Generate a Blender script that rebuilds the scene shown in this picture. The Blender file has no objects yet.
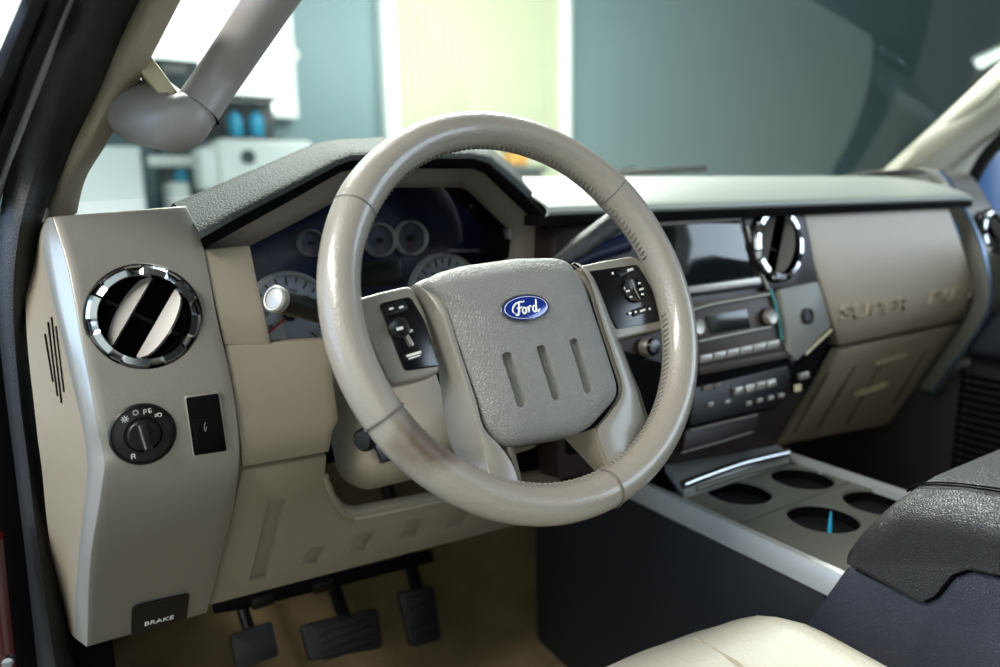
import bpy, bmesh, math, random
from mathutils import Vector, Matrix
random.seed(7)
S = bpy.context.scene
COL = S.collection
# ------------------------------------------------------------------ camera
F = 720.; PS = math.radians(32.3); PT = math.radians(10.8); CZ = .80; RO = math.radians(1.0)
cam_d = bpy.data.cameras.new('camera'); cam = bpy.data.objects.new('camera', cam_d); COL.objects.link(cam)
fw = Vector((math.sin(PS)*math.cos(PT), math.cos(PS)*math.cos(PT), -math.sin(PT)))
ri = Vector((math.cos(PS), -math.sin(PS), 0)); up = ri.cross(fw)
r2 = ri*math.cos(RO)-up*math.sin(RO); u2 = up*math.cos(RO)+ri*math.sin(RO)
cam.matrix_world = Matrix(((r2.x, u2.x, -fw.x, 0), (r2.y, u2.y, -fw.y, 0), (r2.z, u2.z, -fw.z, CZ), (0, 0, 0, 1)))
cam_d.sensor_width = 36; cam_d.lens = F/1000*36; cam_d.clip_start = .02; cam_d.clip_end = 100
cam_d.dof.use_dof = True; cam_d.dof.focus_distance = .68; cam_d.dof.aperture_fstop = 2.8
S.camera = cam
# ------------------------------------------------------------------ world, lights, exposure
W = bpy.data.worlds.new('world'); S.world = W; W.use_nodes = True
W.node_tree.nodes['Background'].inputs[0].default_value = (.72, .86, 1, 1)
W.node_tree.nodes['Background'].inputs[1].default_value = .08
S.view_settings.view_transform = 'Standard'; S.view_settings.look = 'None'
S.view_settings.gamma = 1; S.view_settings.use_curve_mapping = False
S.view_settings.exposure = 0.7
S.cycles.use_denoising = True
def area(name, loc, target, sx, sy, power, col):
    l = bpy.data.lights.new(name, 'AREA'); l.shape = 'RECTANGLE'; l.size = sx; l.size_y = sy; l.energy = power; l.color = col
    o = bpy.data.objects.new(name, l); COL.objects.link(o); o.location = loc
    o.rotation_euler = (Vector(target)-Vector(loc)).to_track_quat('-Z', 'Y').to_euler()
    return o
area('ceiling_lamp', (-1.6, .3, 2.5), (.2, .65, .6), 1.8, .6, 70, (1, .97, .93))
area('ceiling_lamp', (1.1, 2.3, 2.6), (.9, 1.0, .5), 2.6, .6, 165, (1, 1, .96))
area('ceiling_lamp', (3.4, 4.0, 2.6), (5.5, 6.6, 1.0), 3.5, .6, 115, (.98, 1, .99))
area('daylight_door', (-3.6, 1.2, 1.5), (0, .6, .6), 2.6, 1.8, 50, (.42, .64, 1))
area('ceiling_lamp', (-2.8, -1.6, 3.6), (-3.6, -4, .8), 3.0, .8, 100, (.97, 1, 1))  # unseen lamp added to brighten the near walls that the chrome reflects
area('daylight_window', (4.6, -2.2, 1.6), (1.1, .6, .7), 3.6, 2.2, 120, (.70, .85, 1))

# ------------------------------------------------------------------ picture rays -> places
def ray(px, py):
    x0 = (px-500)/F; y0 = (py-333.5)/F; c, s = math.cos(RO), math.sin(RO)
    x = x0*c-y0*s; yd = x0*s+y0*c
    hf = math.cos(PT)-yd*math.sin(PT); z = -math.sin(PT)-yd*math.cos(PT)
    return Vector((hf*math.sin(PS)+x*math.cos(PS), hf*math.cos(PS)-x*math.sin(PS), z))
EYE = Vector((0, 0, CZ))
def onY(p, Y): d = ray(*p); return EYE+d*(Y/d.y)
def onX(p, X): d = ray(*p); return EYE+d*(X/d.x)
def onZ(p, Z): d = ray(*p); return EYE+d*((Z-CZ)/d.z)
def lerp(a, b, t): return a+(b-a)*t
def tab(T, z):
    if z <= T[0][0]: return T[0][1]
    for (a, ya), (b, yb) in zip(T, T[1:]):
        if z <= b:
            t = (z-a)/(b-a); return lerp(ya, yb, t)
    return T[-1][1]
GE = [(.15, .86), (.30, .80), (.42, .735), (.50, .69), (.545, .670), (.58, .662), (.62, .668), (.70, .70), (.76, .735), (.80, .765), (.9, .84)]
def onE(p, off=0):          # the sloping face of the dash: Y depends on height
    d = ray(*p); a, b = .2, 3.
    for _ in range(50):
        m = (a+b)/2
        if m*d.y-tab(GE, CZ+m*d.z)-off > 0: b = m
        else: a = m
    return EYE+d*a
class Fr:                    # a flat working frame: origin, u (right), v (up), n (towards the viewer)
    def __init__(s, O, n, u=None):
        s.O = Vector(O); s.n = Vector(n).normalized()
        uu = Vector(u) if u else Vector((1, 0, 0))
        s.u = (uu-s.n*uu.dot(s.n)).normalized(); s.v = s.n.cross(s.u)
    def P(s, a, b, h=0): return s.O+s.u*a+s.v*b+s.n*h
    def px(s, p, h=0):
        d = ray(*p); t = ((s.O+s.n*h-EYE).dot(s.n))/d.dot(s.n); q = EYE+d*t-s.O
        return (q.dot(s.u), q.dot(s.v))
    def pp(s, p, h=0): a, b = s.px(p, h); return s.P(a, b, h)
    def M(s): return Matrix(((s.u.x, s.v.x, s.n.x, s.O.x), (s.u.y, s.v.y, s.n.y, s.O.y), (s.u.z, s.v.z, s.n.z, s.O.z), (0, 0, 0, 1)))

# ------------------------------------------------------------------ materials
def lin(c): return tuple(((x/255)/12.92 if x/255 <= .04045 else ((x/255+.055)/1.055)**2.4) for x in c)+(1,)
def mat(name, col, rough=.5, metal=0, grain=None, var=None, coat=0, spec=.5, emit=0, trans=0):
    m = bpy.data.materials.new(name); m.use_nodes = True; nt = m.node_tree; b = nt.nodes['Principled BSDF']
    b.inputs['Base Color'].default_value = lin(col); b.inputs['Roughness'].default_value = rough; b.inputs['Metallic'].default_value = metal
    b.inputs['Specular IOR Level'].default_value = spec; b.inputs['Coat Weight'].default_value = coat; b.inputs['Coat Roughness'].default_value = .08
    if emit: b.inputs['Emission Color'].default_value = lin(col); b.inputs['Emission Strength'].default_value = emit
    tc = nt.nodes.new('ShaderNodeTexCoord')
    if var:
        sc, amt = var; n = nt.nodes.new('ShaderNodeTexNoise'); n.inputs['Scale'].default_value = sc; n.inputs['Detail'].default_value = 6
        nt.links.new(tc.outputs['Object'], n.inputs['Vector'])
        mx = nt.nodes.new('ShaderNodeMix'); mx.data_type = 'RGBA'
        c = lin(col); mx.inputs[6].default_value = tuple(x*(1-amt) for x in c[:3])+(1,); mx.inputs[7].default_value = tuple(min(1, x*(1+amt)) for x in c[:3])+(1,)
        nt.links.new(n.outputs['Fac'], mx.inputs[0]); nt.links.new(mx.outputs[2], b.inputs['Base Color'])
    if grain:
        kind, sc, dist = grain
        if kind == 'v':
            g = nt.nodes.new('ShaderNodeTexVoronoi'); g.feature = 'DISTANCE_TO_EDGE'; out = g.outputs['Distance']; g.inputs['Scale'].default_value = sc
            r = nt.nodes.new('ShaderNodeMath'); r.operation = 'MINIMUM'; r.inputs[1].default_value = .25; nt.links.new(out, r.inputs[0]); out = r.outputs[0]
        else:
            g = nt.nodes.new('ShaderNodeTexNoise'); g.inputs['Detail'].default_value = 3; out = g.outputs['Fac']; g.inputs['Scale'].default_value = sc
        nt.links.new(tc.outputs['Object'], g.inputs['Vector'])
        bp = nt.nodes.new('ShaderNodeBump'); bp.inputs['Strength'].default_value = 1; bp.inputs['Distance'].default_value = dist
        nt.links.new(out, bp.inputs['Height']); nt.links.new(bp.outputs['Normal'], b.inputs['Normal'])
    return m
M = {}
M['leather'] = mat('rim_leather', (168, 160, 143), .34, grain=('n', 500, .0004), var=(14, .10), coat=.15)
M['pad'] = mat('pad_vinyl', (119, 118, 114), .42, grain=('v', 400, .0017))
M['spoke'] = mat('spoke_satin', (122, 118, 109), .38, coat=.15)
M['silver'] = mat('satin_silver_paint', (132, 129, 121), .38, .5, grain=('n', 900, .00015), var=(60, .04))
M['edge'] = mat('satin_silver_edge', (150, 150, 146), .3, .45)
M['beige'] = mat('beige_plastic', (124, 115, 99), .50, grain=('n', 900, .0002), var=(20, .04))
M['taupe'] = mat('taupe_plastic', (104, 96, 87), .5, grain=('n', 900, .0002))
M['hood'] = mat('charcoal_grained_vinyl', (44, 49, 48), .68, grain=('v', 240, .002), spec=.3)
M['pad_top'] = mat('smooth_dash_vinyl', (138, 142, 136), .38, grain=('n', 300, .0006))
M['black'] = mat('black_plastic', (11, 11, 12), .42, spec=.3)
M['soft'] = mat('soft_black', (8, 8, 9), .9, spec=.05)
M['gloss'] = mat('gloss_black', (7, 8, 11), .22)
M['navy'] = mat('blue_black_cluster', (10, 20, 50), .35)
M['chrome'] = mat('chrome', (178, 180, 184), .14, 1)
M['satin'] = mat('satin_metal', (150, 146, 138), .42, .7)
M['blade'] = mat('satin_blade', (104, 102, 98), .42, .45)
M['wood'] = mat('dark_burgundy_trim', (30, 17, 15), .45, var=(30, .5), spec=.3)
M['dial'] = mat('dial_face', (175, 178, 182), .5)
M['white'] = mat('white_print', (215, 215, 210), .6)
M['grey_print'] = mat('grey_print', (120, 118, 112), .6)
M['red'] = mat('red_needle', (170, 30, 24), .5)
M['enamel'] = mat('blue_enamel', (10, 42, 128), .18, .2, coat=.6)
M['cons'] = mat('console_silver', (176, 178, 176), .36, .35)
M['cons_side'] = mat('console_dark_plastic', (12, 13, 16), .6, grain=('n', 700, .0005))
M['tray'] = mat('grey_green_tray', (104, 106, 97), .5)
M['arm'] = mat('black_leather', (34, 34, 34), .42, grain=('v', 430, .0013))
M['arm_side'] = mat('blue_grey_grained_plastic', (40, 44, 55), .55, grain=('v', 480, .0017))
M['seat'] = mat('cream_leather', (172, 167, 152), .42, grain=('n', 260, .0005), var=(10, .05))
M['carpet'] = mat('tan_carpet', (118, 100, 70), .95, grain=('n', 400, .004), var=(25, .25))
M['rubber'] = mat('weatherstrip_rubber', (13, 14, 17), .45, grain=('n', 600, .0006))
M['pillar'] = mat('pillar_taupe', (140, 129, 112), .55, grain=('n', 800, .0003))
M['handle'] = mat('handle_grey', (134, 130, 128), .45)
M['handle_in'] = mat('handle_beige', (178, 168, 138), .5)
M['dial_rim'] = mat('pale_dial_rim', (205, 202, 192), .35, .2)  # pale colour stands in for bright reflections on chrome rims
M['seam'] = mat('seam_shadow', (84, 78, 70), .6)  # seam line, darker than the rim leather
M['brown'] = mat('brown_grey_fascia', (62, 52, 46), .5, spec=.3)
M['dial_dark'] = mat('dark_dial_face', (62, 66, 74), .5)
M['glove'] = mat('glove_beige', (178, 164, 145), .5, grain=('n', 800, .0003))  # beige plastic lightened, so its brighter light sits in the colour
M['teal_wall'] = mat('teal_grey_paint', (106, 130, 133), .6, var=(1.2, .06))
M['cream'] = mat('cream_panel', (188, 191, 158), .55, var=(1.5, .05))
M['white_paint'] = mat('white_paint', (232, 238, 232), .5)
M['dark_metal'] = mat('dark_cabinet', (52, 62, 64), .5)
M['concrete'] = mat('concrete', (120, 120, 116), .7, var=(2, .15))
M['cyan'] = mat('cyan_plastic', (20, 140, 175), .4)
M['lit'] = mat('lit_white_panel', (240, 250, 245), .5, emit=.9)
M['headliner'] = mat('headliner', (150, 146, 138), .8)
M['trim_dark'] = mat('dark_trim_panel', (44, 42, 42), .55)
M['truck_paint'] = mat('dark_red_paint', (58, 8, 10), .25, coat=.5)
M['screen'] = mat('screen_glass', (14, 20, 22), .08)
M['lcd'] = mat('lcd_dark_green', (26, 32, 26), .2)
M['copper'] = mat('copper', (190, 130, 90), .3, .9)
def glass(name, tint, refl, rough=0.0):
    m = bpy.data.materials.new(name); m.use_nodes = True; nt = m.node_tree; nt.nodes.clear()
    o = nt.nodes.new('ShaderNodeOutputMaterial'); t = nt.nodes.new('ShaderNodeBsdfTransparent'); g = nt.nodes.new('ShaderNodeBsdfGlossy')
    t.inputs[0].default_value = tint; g.inputs['Roughness'].default_value = rough
    lw = nt.nodes.new('ShaderNodeLayerWeight'); lw.inputs[0].default_value = .5; mx = nt.nodes.new('ShaderNodeMixShader')
    pw = nt.nodes.new('ShaderNodeMath'); pw.operation = 'POWER'; pw.inputs[1].default_value = 5; nt.links.new(lw.outputs['Facing'], pw.inputs[0])
    fr = nt.nodes.new('ShaderNodeMath'); fr.operation = 'MULTIPLY_ADD'; fr.inputs[1].default_value = 1-refl; fr.inputs[2].default_value = refl; nt.links.new(pw.outputs[0], fr.inputs[0])
    nt.links.new(fr.outputs[0], mx.inputs[0]); nt.links.new(t.outputs[0], mx.inputs[1]); nt.links.new(g.outputs[0], mx.inputs[2]); nt.links.new(mx.outputs[0], o.inputs[0])
    return m
M['windshield'] = glass('windshield_glass', (.95, .99, .97, 1), .04)
M['lens'] = glass('cluster_lens', (.88, .90, .94, 1), .012)

# ------------------------------------------------------------------ object helpers
WM = {}
def tag(o, label=None, cat=None, group=None, kind=None):
    if label: o['label'] = label
    if cat: o['category'] = cat
    if group: o['group'] = group
    if kind: o['kind'] = kind
    return o
def thing(name, loc, label=None, cat=None, group=None, kind=None, mw=None):
    o = bpy.data.objects.new(name, None); COL.objects.link(o); o.empty_display_size = .02
    o.matrix_world = mw if mw else Matrix.Translation(Vector(loc)); WM[o.name] = o.matrix_world.copy()
    return tag(o, label, cat, group, kind)
def link(name, bm, m, parent=None, sharp=38, center=True):
    bmesh.ops.recalc_face_normals(bm, faces=bm.faces)
    me = bpy.data.meshes.new(name); bm.to_mesh(me); bm.free()
    return link_me(name, me, m, parent, sharp)
def link_me(name, me, m, parent=None, sharp=38):
    vs = me.vertices
    if len(vs):
        lo = Vector((min(v.co.x for v in vs), min(v.co.y for v in vs), min(v.co.z for v in vs)))
        hi = Vector((max(v.co.x for v in vs), max(v.co.y for v in vs), max(v.co.z for v in vs)))
        c = (lo+hi)/2
    else: c = Vector()
    me.transform(Matrix.Translation(-c)); me.polygons.foreach_set('use_smooth', [True]*len(me.polygons))
    me.set_sharp_from_angle(angle=math.radians(sharp)); me.materials.clear(); me.materials.append(m)
    o = bpy.data.objects.new(name, me); COL.objects.link(o); o.location = c
    if parent:
        o.parent = parent; o.matrix_parent_inverse = WM[parent.name].inverted()
    WM[o.name] = Matrix.Translation(c)
    return o
def retag(o, *a, **k): return tag(o, *a, **k)
def bev(bm, w, seg=2, ang=30, faces_up=None):
    if w <= 0: return
    es = [e for e in bm.edges if len(e.link_faces) == 2 and e.calc_face_angle(0) > math.radians(ang)]
    bmesh.ops.bevel(bm, geom=es, offset=w, segments=seg, affect='EDGES', profile=.5, clamp_overlap=True)
def rnd(pts, r, n=4):       # round the corners of a 2-D or 3-D polygon
    out = []; N = len(pts)
    for i in range(N):
        p0, p1, p2 = Vector(pts[i-1]), Vector(pts[i]), Vector(pts[(i+1) % N])
        ri_ = r[i] if isinstance(r, (list, tuple)) else r
        d0 = p0-p1; d2 = p2-p1; rr = min(ri_, d0.length*.45, d2.length*.45)
        if rr < 1e-6: out.append(p1); continue
        a = p1+d0.normalized()*rr; b = p1+d2.normalized()*rr
        for k in range(n+1):
            t = k/n; out.append(a*(1-t)**2+p1*2*t*(1-t)+b*t*t)
    return out
def bm_poly(front, back):    # closed prism between two matching rings
    bm = bmesh.new(); A = [bm.verts.new(p) for p in front]; B = [bm.verts.new(p) for p in back]
    bm.faces.new(A); bm.faces.new(B[::-1]); n = len(A)
    for i in range(n): bm.faces.new((A[i], B[i], B[(i+1) % n], A[(i+1) % n]))
    bmesh.ops.recalc_face_normals(bm, faces=bm.faces)
    return bm
def prism(fr, poly, h0, h1, w=0, seg=2):
    bm = bm_poly([fr.P(p[0], p[1], h1) for p in poly], [fr.P(p[0], p[1], h0) for p in poly]); bev(bm, w, seg); return bm
def bridge(bm, A, B, close=True):
    n = len(A)
    for i in range(n if close else n-1): bm.faces.new((A[i], A[(i+1) % n], B[(i+1) % n], B[i]))
def dome(fr, poly, rings, cap0=True):    # rings: (scale, h) from the back to the front
    c = Vector((sum(p[0] for p in poly)/len(poly), sum(p[1] for p in poly)/len(poly)))
    bm = bmesh.new(); prev = None; first = None
    for s, h in rings:
        R = [bm.verts.new(fr.P(c.x+(p[0]-c.x)*s, c.y+(p[1]-c.y)*s, h)) for p in poly]
        if prev: bridge(bm, prev, R)
        else: first = R
        prev = R
    bm.faces.new(prev)
    if cap0: bm.faces.new(first[::-1])
    bmesh.ops.recalc_face_normals(bm, faces=bm.faces)
    return bm
def grid(rows, thick=0, direction=None, w=0, seg=2):    # sheet through rows of points, given thickness along a direction
    bm = bmesh.new(); V = [[bm.verts.new(p) for p in r] for r in rows]
    for i in range(len(V)-1):
        for j in range(len(V[i])-1): bm.faces.new((V[i][j], V[i][j+1], V[i+1][j+1], V[i+1][j]))
    if thick:
        d = Vector(direction)*thick
        V2 = [[bm.verts.new(v.co+d) for v in r] for r in V]
        for i in range(len(V)-1):
            for j in range(len(V[i])-1): bm.faces.new((V2[i][j], V2[i+1][j], V2[i+1][j+1], V2[i][j+1]))
        ring = lambda Q: Q[0]+[r[-1] for r in Q[1:]]+Q[-1][-2::-1]+[r[0] for r in Q[-2:0:-1]]
        A, B = ring(V), ring(V2); bridge(bm, A, B)
    bmesh.ops.recalc_face_normals(bm, faces=bm.faces)
    bev(bm, w, seg, 50)
    return bm
def rows_between(Ls, Rs, f, n=8):
    return [[f((lerp(l[0], r[0], k/n), lerp(l[1], r[1], k/n))) for k in range(n+1)] for l, r in zip(Ls, Rs)]
def resample(pts, n):
    pts = [Vector(p) for p in pts]; L = [0]
    for a, b in zip(pts, pts[1:]): L.append(L[-1]+(b-a).length)
    out = []
    for k in range(n+1):
        s = L[-1]*k/n; i = 0
        while i < len(L)-2 and L[i+1] < s: i += 1
        t = (s-L[i])/max(1e-9, L[i+1]-L[i]); out.append(pts[i].lerp(pts[i+1], t))
    return out
def smooth_path(P, n=8):    # Catmull-Rom
    P = [Vector(p) for p in P]; out = []
    for i in range(len(P)-1):
        p0 = P[max(0, i-1)]; p1 = P[i]; p2 = P[i+1]; p3 = P[min(len(P)-1, i+2)]
        for k in range(n):
            t = k/n; out.append(.5*((2*p1)+(p2-p0)*t+(2*p0-5*p1+4*p2-p3)*t*t+(3*p1-p0-3*p2+p3)*t**3))
    out.append(P[-1]); return out
def tube(path, r, seg=14, bm=None, sx=1., ref=None, closed=False):
    own = bm is None; bm = bm or bmesh.new(); N = len(path); prev = None; first = None; refv = Vector(ref) if ref else None
    for i, p in enumerate(path):
        p = Vector(p)
        if closed: t = (Vector(path[(i+1) % N])-Vector(path[i-1])).normalized()
        else: t = (Vector(path[min(N-1, i+1)])-Vector(path[max(0, i-1)])).normalized()
        if refv is None: refv = Vector((0, 0, 1)) if abs(t.z) < .9 else Vector((0, 1, 0))
        a = (refv-t*refv.dot(t)).normalized(); b = t.cross(a)
        if not ref: refv = a
        rr = r[i] if isinstance(r, (list, tuple)) else r
        R = [bm.verts.new(p+a*math.cos(2*math.pi*k/seg)*rr*sx+b*math.sin(2*math.pi*k/seg)*rr) for k in range(seg)]
        if prev: bridge(bm, prev, R)
        else: first = R
        prev = R
    if closed: bridge(bm, prev, first)
    else: bm.faces.new(first[::-1]); bm.faces.new(prev)
    bmesh.ops.recalc_face_normals(bm, faces=bm.faces)
    return bm
def lathe(fr, prof, seg=40, c=(0, 0), bm=None, close=False):    # prof: (r, h) about the frame normal
    bm = bm or bmesh.new(); prev = None; first = None
    for r, h in prof:
        if r < 1e-6: R = [bm.verts.new(fr.P(c[0], c[1], h))]
        else: R = [bm.verts.new(fr.P(c[0]+r*math.cos(2*math.pi*k/seg), c[1]+r*math.sin(2*math.pi*k/seg), h)) for k in range(seg)]
        if prev:
            if len(prev) == 1 and len(R) > 1:
                for i in range(seg): bm.faces.new((prev[0], R[i], R[(i+1) % seg]))
            elif len(R) == 1 and len(prev) > 1:
                for i in range(seg): bm.faces.new((prev[(i+1) % seg], prev[i], R[0]))
            elif len(R) > 1: bridge(bm, prev, R)
        else: first = R
        prev = R
    if close: bridge(bm, prev, first)
    bmesh.ops.recalc_face_normals(bm, faces=bm.faces)
    return bm
def box(lo, hi, w=0, seg=2):
    x0, y0, z0 = lo; x1, y1, z1 = hi
    bm = bm_poly([(x0, y0, z1), (x1, y0, z1), (x1, y1, z1), (x0, y1, z1)], [(x0, y0, z0), (x1, y0, z0), (x1, y1, z0), (x0, y1, z0)]); bev(bm, w, seg); return bm
def join(*bms):
    out = bmesh.new()
    for b in bms:
        me = bpy.data.meshes.new('tmp'); b.to_mesh(me); b.free(); out.from_mesh(me); bpy.data.meshes.remove(me)
    return out
def cut(o, *cutters):        # carve recesses and openings out of a part's mesh
    for bm in cutters:
        me = bpy.data.meshes.new('cut'); bmesh.ops.recalc_face_normals(bm, faces=bm.faces); bm.to_mesh(me); bm.free()
        c = bpy.data.objects.new('cut', me); COL.objects.link(c)
        md = o.modifiers.new('b', 'BOOLEAN'); md.operation = 'DIFFERENCE'; md.object = c; md.solver = 'EXACT'
        bpy.context.view_layer.update(); dg = bpy.context.evaluated_depsgraph_get()
        nm = bpy.data.meshes.new_from_object(o.evaluated_get(dg)); o.modifiers.clear(); old = o.data; o.data = nm
        nm.name = old.name; bpy.data.meshes.remove(old); bpy.data.objects.remove(c); bpy.data.meshes.remove(me)
        nm.polygons.foreach_set('use_smooth', [True]*len(nm.polygons)); nm.set_sharp_from_angle(angle=math.radians(38))
def text_bm(s, fr, a, b, size, h=.0003, depth=.0004, sx=1., rot=0, shear=0, align='CENTER', bold=0):
    cu = bpy.data.curves.new('t', 'FONT'); cu.body = s; cu.size = size; cu.extrude = depth; cu.align_x = align; cu.align_y = 'CENTER'; cu.offset = bold; cu.resolution_u = 3
    cu.shear = shear
    t = bpy.data.objects.new('t', cu); COL.objects.link(t); bpy.context.view_layer.update()
    me = bpy.data.meshes.new_from_object(t.evaluated_get(bpy.context.evaluated_depsgraph_get()))
    bpy.data.objects.remove(t); bpy.data.curves.remove(cu)
    F2 = Fr(fr.P(a, b, h), fr.n, fr.u*math.cos(rot)+fr.v*math.sin(rot))
    me.transform(F2.M() @ Matrix.Diagonal((sx, 1, 1, 1))); bm = bmesh.new(); bm.from_mesh(me); bpy.data.meshes.remove(me); return bm
def circ(a, b, r, n=24, ry=None): return [(a+r*math.cos(2*math.pi*k/n), b+(ry or r)*math.sin(2*math.pi*k/n)) for k in range(n)]
def rrect(a0, b0, a1, b1, r, n=4): return rnd([(a0, b0), (a1, b0), (a1, b1), (a0, b1)], r, n)
def quad(a, b, w, h, rot=0, r=.001):
    c, s = math.cos(rot), math.sin(rot)
    return rnd([(a+c*x-s*y, b+s*x+c*y) for x, y in ((-w/2, -h/2), (w/2, -h/2), (w/2, h/2), (-w/2, h/2))], r)
def copy_tree(root, mw, label, group):
    r = root.copy(); COL.objects.link(r); r.matrix_world = mw; r['label'] = label
    if group: r['group'] = group
    for ch in list(root.children):
        c = ch.copy(); COL.objects.link(c); c.parent = r; c.matrix_parent_inverse = ch.matrix_parent_inverse.copy()
        for g in list(ch.children):
            d = g.copy(); COL.objects.link(d); d.parent = c; d.matrix_parent_inverse = g.matrix_parent_inverse.copy()
    return r
def at(*ps): return [tuple(p) for p in ps]

# ================================================================== workshop around the truck
def struct(name, bm, m, parent=None):
    o = link(name, bm, m, parent); o['kind'] = 'structure'; return o
FZ = -.78
struct('floor', box((-5, -4, FZ-.1), (17.2, 7.2, FZ)), M['concrete'])
struct('wall_back', box((-5, 6.6, FZ), (17, 6.75, 6)), M['teal_wall'])
struct('wall_near', box((-5, -4.1, FZ), (17, -4, 6)), M['white_paint'])
struct('wall_left', box((-5.15, -4, FZ), (-5, 6.75, 6)), M['white_paint'])
def bgrect(name, p0, p1, Y, depth, m, par, w=.02, down=None):
    a, b = onY(p0, Y), onY(p1, Y); z0 = min(a.z, b.z) if down is None else down
    return link(name, box((min(a.x, b.x), Y, z0), (max(a.x, b.x), Y+depth, max(a.z, b.z)), w), m, par)
# added glowing panel standing in for blown-out white, upper left
t = thing('window_1', onY((200, 95), 6.4), kind='structure'); 
a, b = onY((-70, 96), 6.5), onY((283, -60), 6.5)
link('window_frame', join(box((a.x-.05, 6.44, a.z-.05), (b.x+.012, 6.6, a.z)), box((b.x, 6.44, a.z), (b.x+.012, 6.6, b.z)), box((a.x-.05, 6.44, b.z), (b.x+.05, 6.6, b.z+.05)), box((a.x-.05, 6.44, a.z), (a.x, 6.6, b.z))), M['white_paint'], t)
link('window_pane', box((a.x, 6.52, a.z), (b.x, 6.55, b.z)), M['lit'], t)
# cream roller door with white frame
t = thing('door_1', onY((475, 200), 6.5), kind='structure')
a, b = onY((391, 0), 6.5), onY((561, 0), 6.5)
nn = 22; rows = []
sl = []
for k in range(nn):
    x0 = lerp(a.x, b.x, k/nn); x1 = lerp(a.x, b.x, (k+1)/nn)
    sl.append(box((x0+.004, 6.50, FZ), (x1-.004, 6.58, 2.9), .012))
link('door_panel', join(*sl), M['cream'], t)
l0 = onY((365, 0), 6.5).x; l1 = onY((378, 0), 6.5).x; r0 = onY((560, 0), 6.5).x; r1 = onY((568, 0), 6.5).x
link('door_frame', join(box((l1, 6.40, FZ), (a.x, 6.6, 3.0), .02), box((r0, 6.42, FZ), (r1, 6.6, 3.0), .02), box((l1, 6.42, 2.9), (r1, 6.6, 3.05), .02)), M['white_paint'], t)
# dark tool cabinet with grey plate
t = thing('tool_cabinet', onY((172, 210), 5.9), 'tall dark metal cabinet in the workshop, seen below the driver grab handle', 'cabinet')
a, b = onY((152, 57), 5.9), onY((199, 57), 5.9)
link('body', box((a.x, 5.9, FZ), (b.x, 6.35, a.z), .015), M['dark_metal'], t)
c, d = onY((162, 63), 5.88), onY((187, 74), 5.88)
link('name_plate', box((c.x, 5.885, d.z), (d.x, 5.90, c.z), .004), M['grey_print'], t)
c, d = onY((148, 156), 5.8), onY((196, 167), 5.8)
link('shelf', box((c.x, 5.75, d.z), (d.x, 5.90, c.z), .006), M['white_paint'], t)
# shelf unit with bottles
t = thing('wall_cabinet', onY((245, 137), 6.2), 'dark open wall cabinet behind the white machine', 'cabinet')
a, b = onY((206, 95), 6.15), onY((284, 138), 6.15)
link('back_panel', box((a.x, 6.4, b.z), (b.x, 6.5, a.z), .01), M['dark_metal'], t)
link('shelf', box((a.x, 6.15, b.z-.02), (b.x, 6.4, b.z), .004), M['dark_metal'], t); link('top_board', box((a.x, 6.15, a.z), (b.x, 6.4, a.z+.02), .004), M['dark_metal'], t)
for px_, lab in ((236, 'cyan plastic bottle on the wall cabinet shelf, nearer the cab pillar'), (257, 'cyan plastic bottle on the wall cabinet shelf, farther from the cab pillar')):
    f = Fr(onY((px_, 137), 6.24)+Vector((0, 0, .002)), (0, 0, 1)); q = thing('spray_bottle', f.O, lab, 'bottle', 'bottles on the wall cabinet')
    link('bottle_body', lathe(f, [(0, 0), (.055, 0), (.06, .01), (.06, .13), (.05, .16), (.02, .185), (.02, .20), (0, .20)], 20), M['cyan'], q)
    link('cap', lathe(f, [(0, .20), (.024, .20), (.024, .24), (0, .24)], 16), M['black'], q)
# white boxes
t = thing('white_machine', onY((262, 187), 5.4), 'white boxy workshop machine with a dark port, behind the instrument hood', 'machine')
a, b = onY((216, 138), 5.3), onY((318, 190), 5.3)
link('housing', box((a.x, 5.3, FZ+.9), (b.x, 5.75, a.z), .05, 3), M['white_paint'], t)
link('stand', box((a.x+.05, 5.35, FZ), (b.x-.05, 5.7, FZ+.9), .02), M['dark_metal'], t)
f = Fr(onY((248, 157), 5.3), (0, -1, 0), (1, 0, 0)); link('port', lathe(f, [(0, .02), (.04, .02), (.05, .01), (.05, -.005)], 20), M['dark_metal'], t)
a2, b2 = onY((199, 147), 5.28), onY((215, 190), 5.28)
link('side_pod', box((a2.x, 5.28, b2.z), (a.x, 5.6, a2.z), .03, 3), M['white_paint'], t)
t = thing('white_cupboard', onY((105, 210), 5.0), 'plain white cupboard in the workshop beside the windshield pillar', 'cupboard')
a, b = onY((66, 145), 5.0), onY((140, 145), 5.0)
link('body', box((a.x, 5.0, FZ), (b.x, 5.5, a.z), .015), M['white_paint'], t)
link('door', box((a.x+.02, 4.985, FZ+.05), (b.x-.02, 5.0, a.z-.03), .005), M['white_paint'], t)
t = thing('small_white_dispenser', onY((190, 195), 5.5), 'small white dispenser on the bench between cabinet and machine', 'dispenser')
a, b = onY((168, 182), 5.5), onY((192, 200), 5.5); 
link('body', box((a.x, 5.5, FZ), (b.x, 5.8, a.z), .03, 3), M['white_paint'], t)
f = Fr(onY((182, 182), 5.6), (0, 0, 1)); link('nozzle', lathe(f, [(0, -.01), (.05, -.01), (.05, .05), (.03, .09), (0, .09)], 16), M['cyan'], t)
f = Fr(onY((291, 55), 6.6), (0, -1, 0), (1, 0, 0)); t = thing('wall_clock', f.O, 'small white round fitting on the teal workshop wall', 'fitting')  # plain white round fitting, not a clock
link('disc', lathe(f, [(.055, 0), (.055, .03), (.045, .04), (0, .045)], 24), M['white'], t)
link('rim', lathe(f, [(.055, 0), (.062, .0), (.062, .035), (.055, .035)], 24), M['white_paint'], t)
t = thing('workbench', onY((522, 190), 5.6), 'dark low workbench behind the steering wheel top', 'bench')
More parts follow.
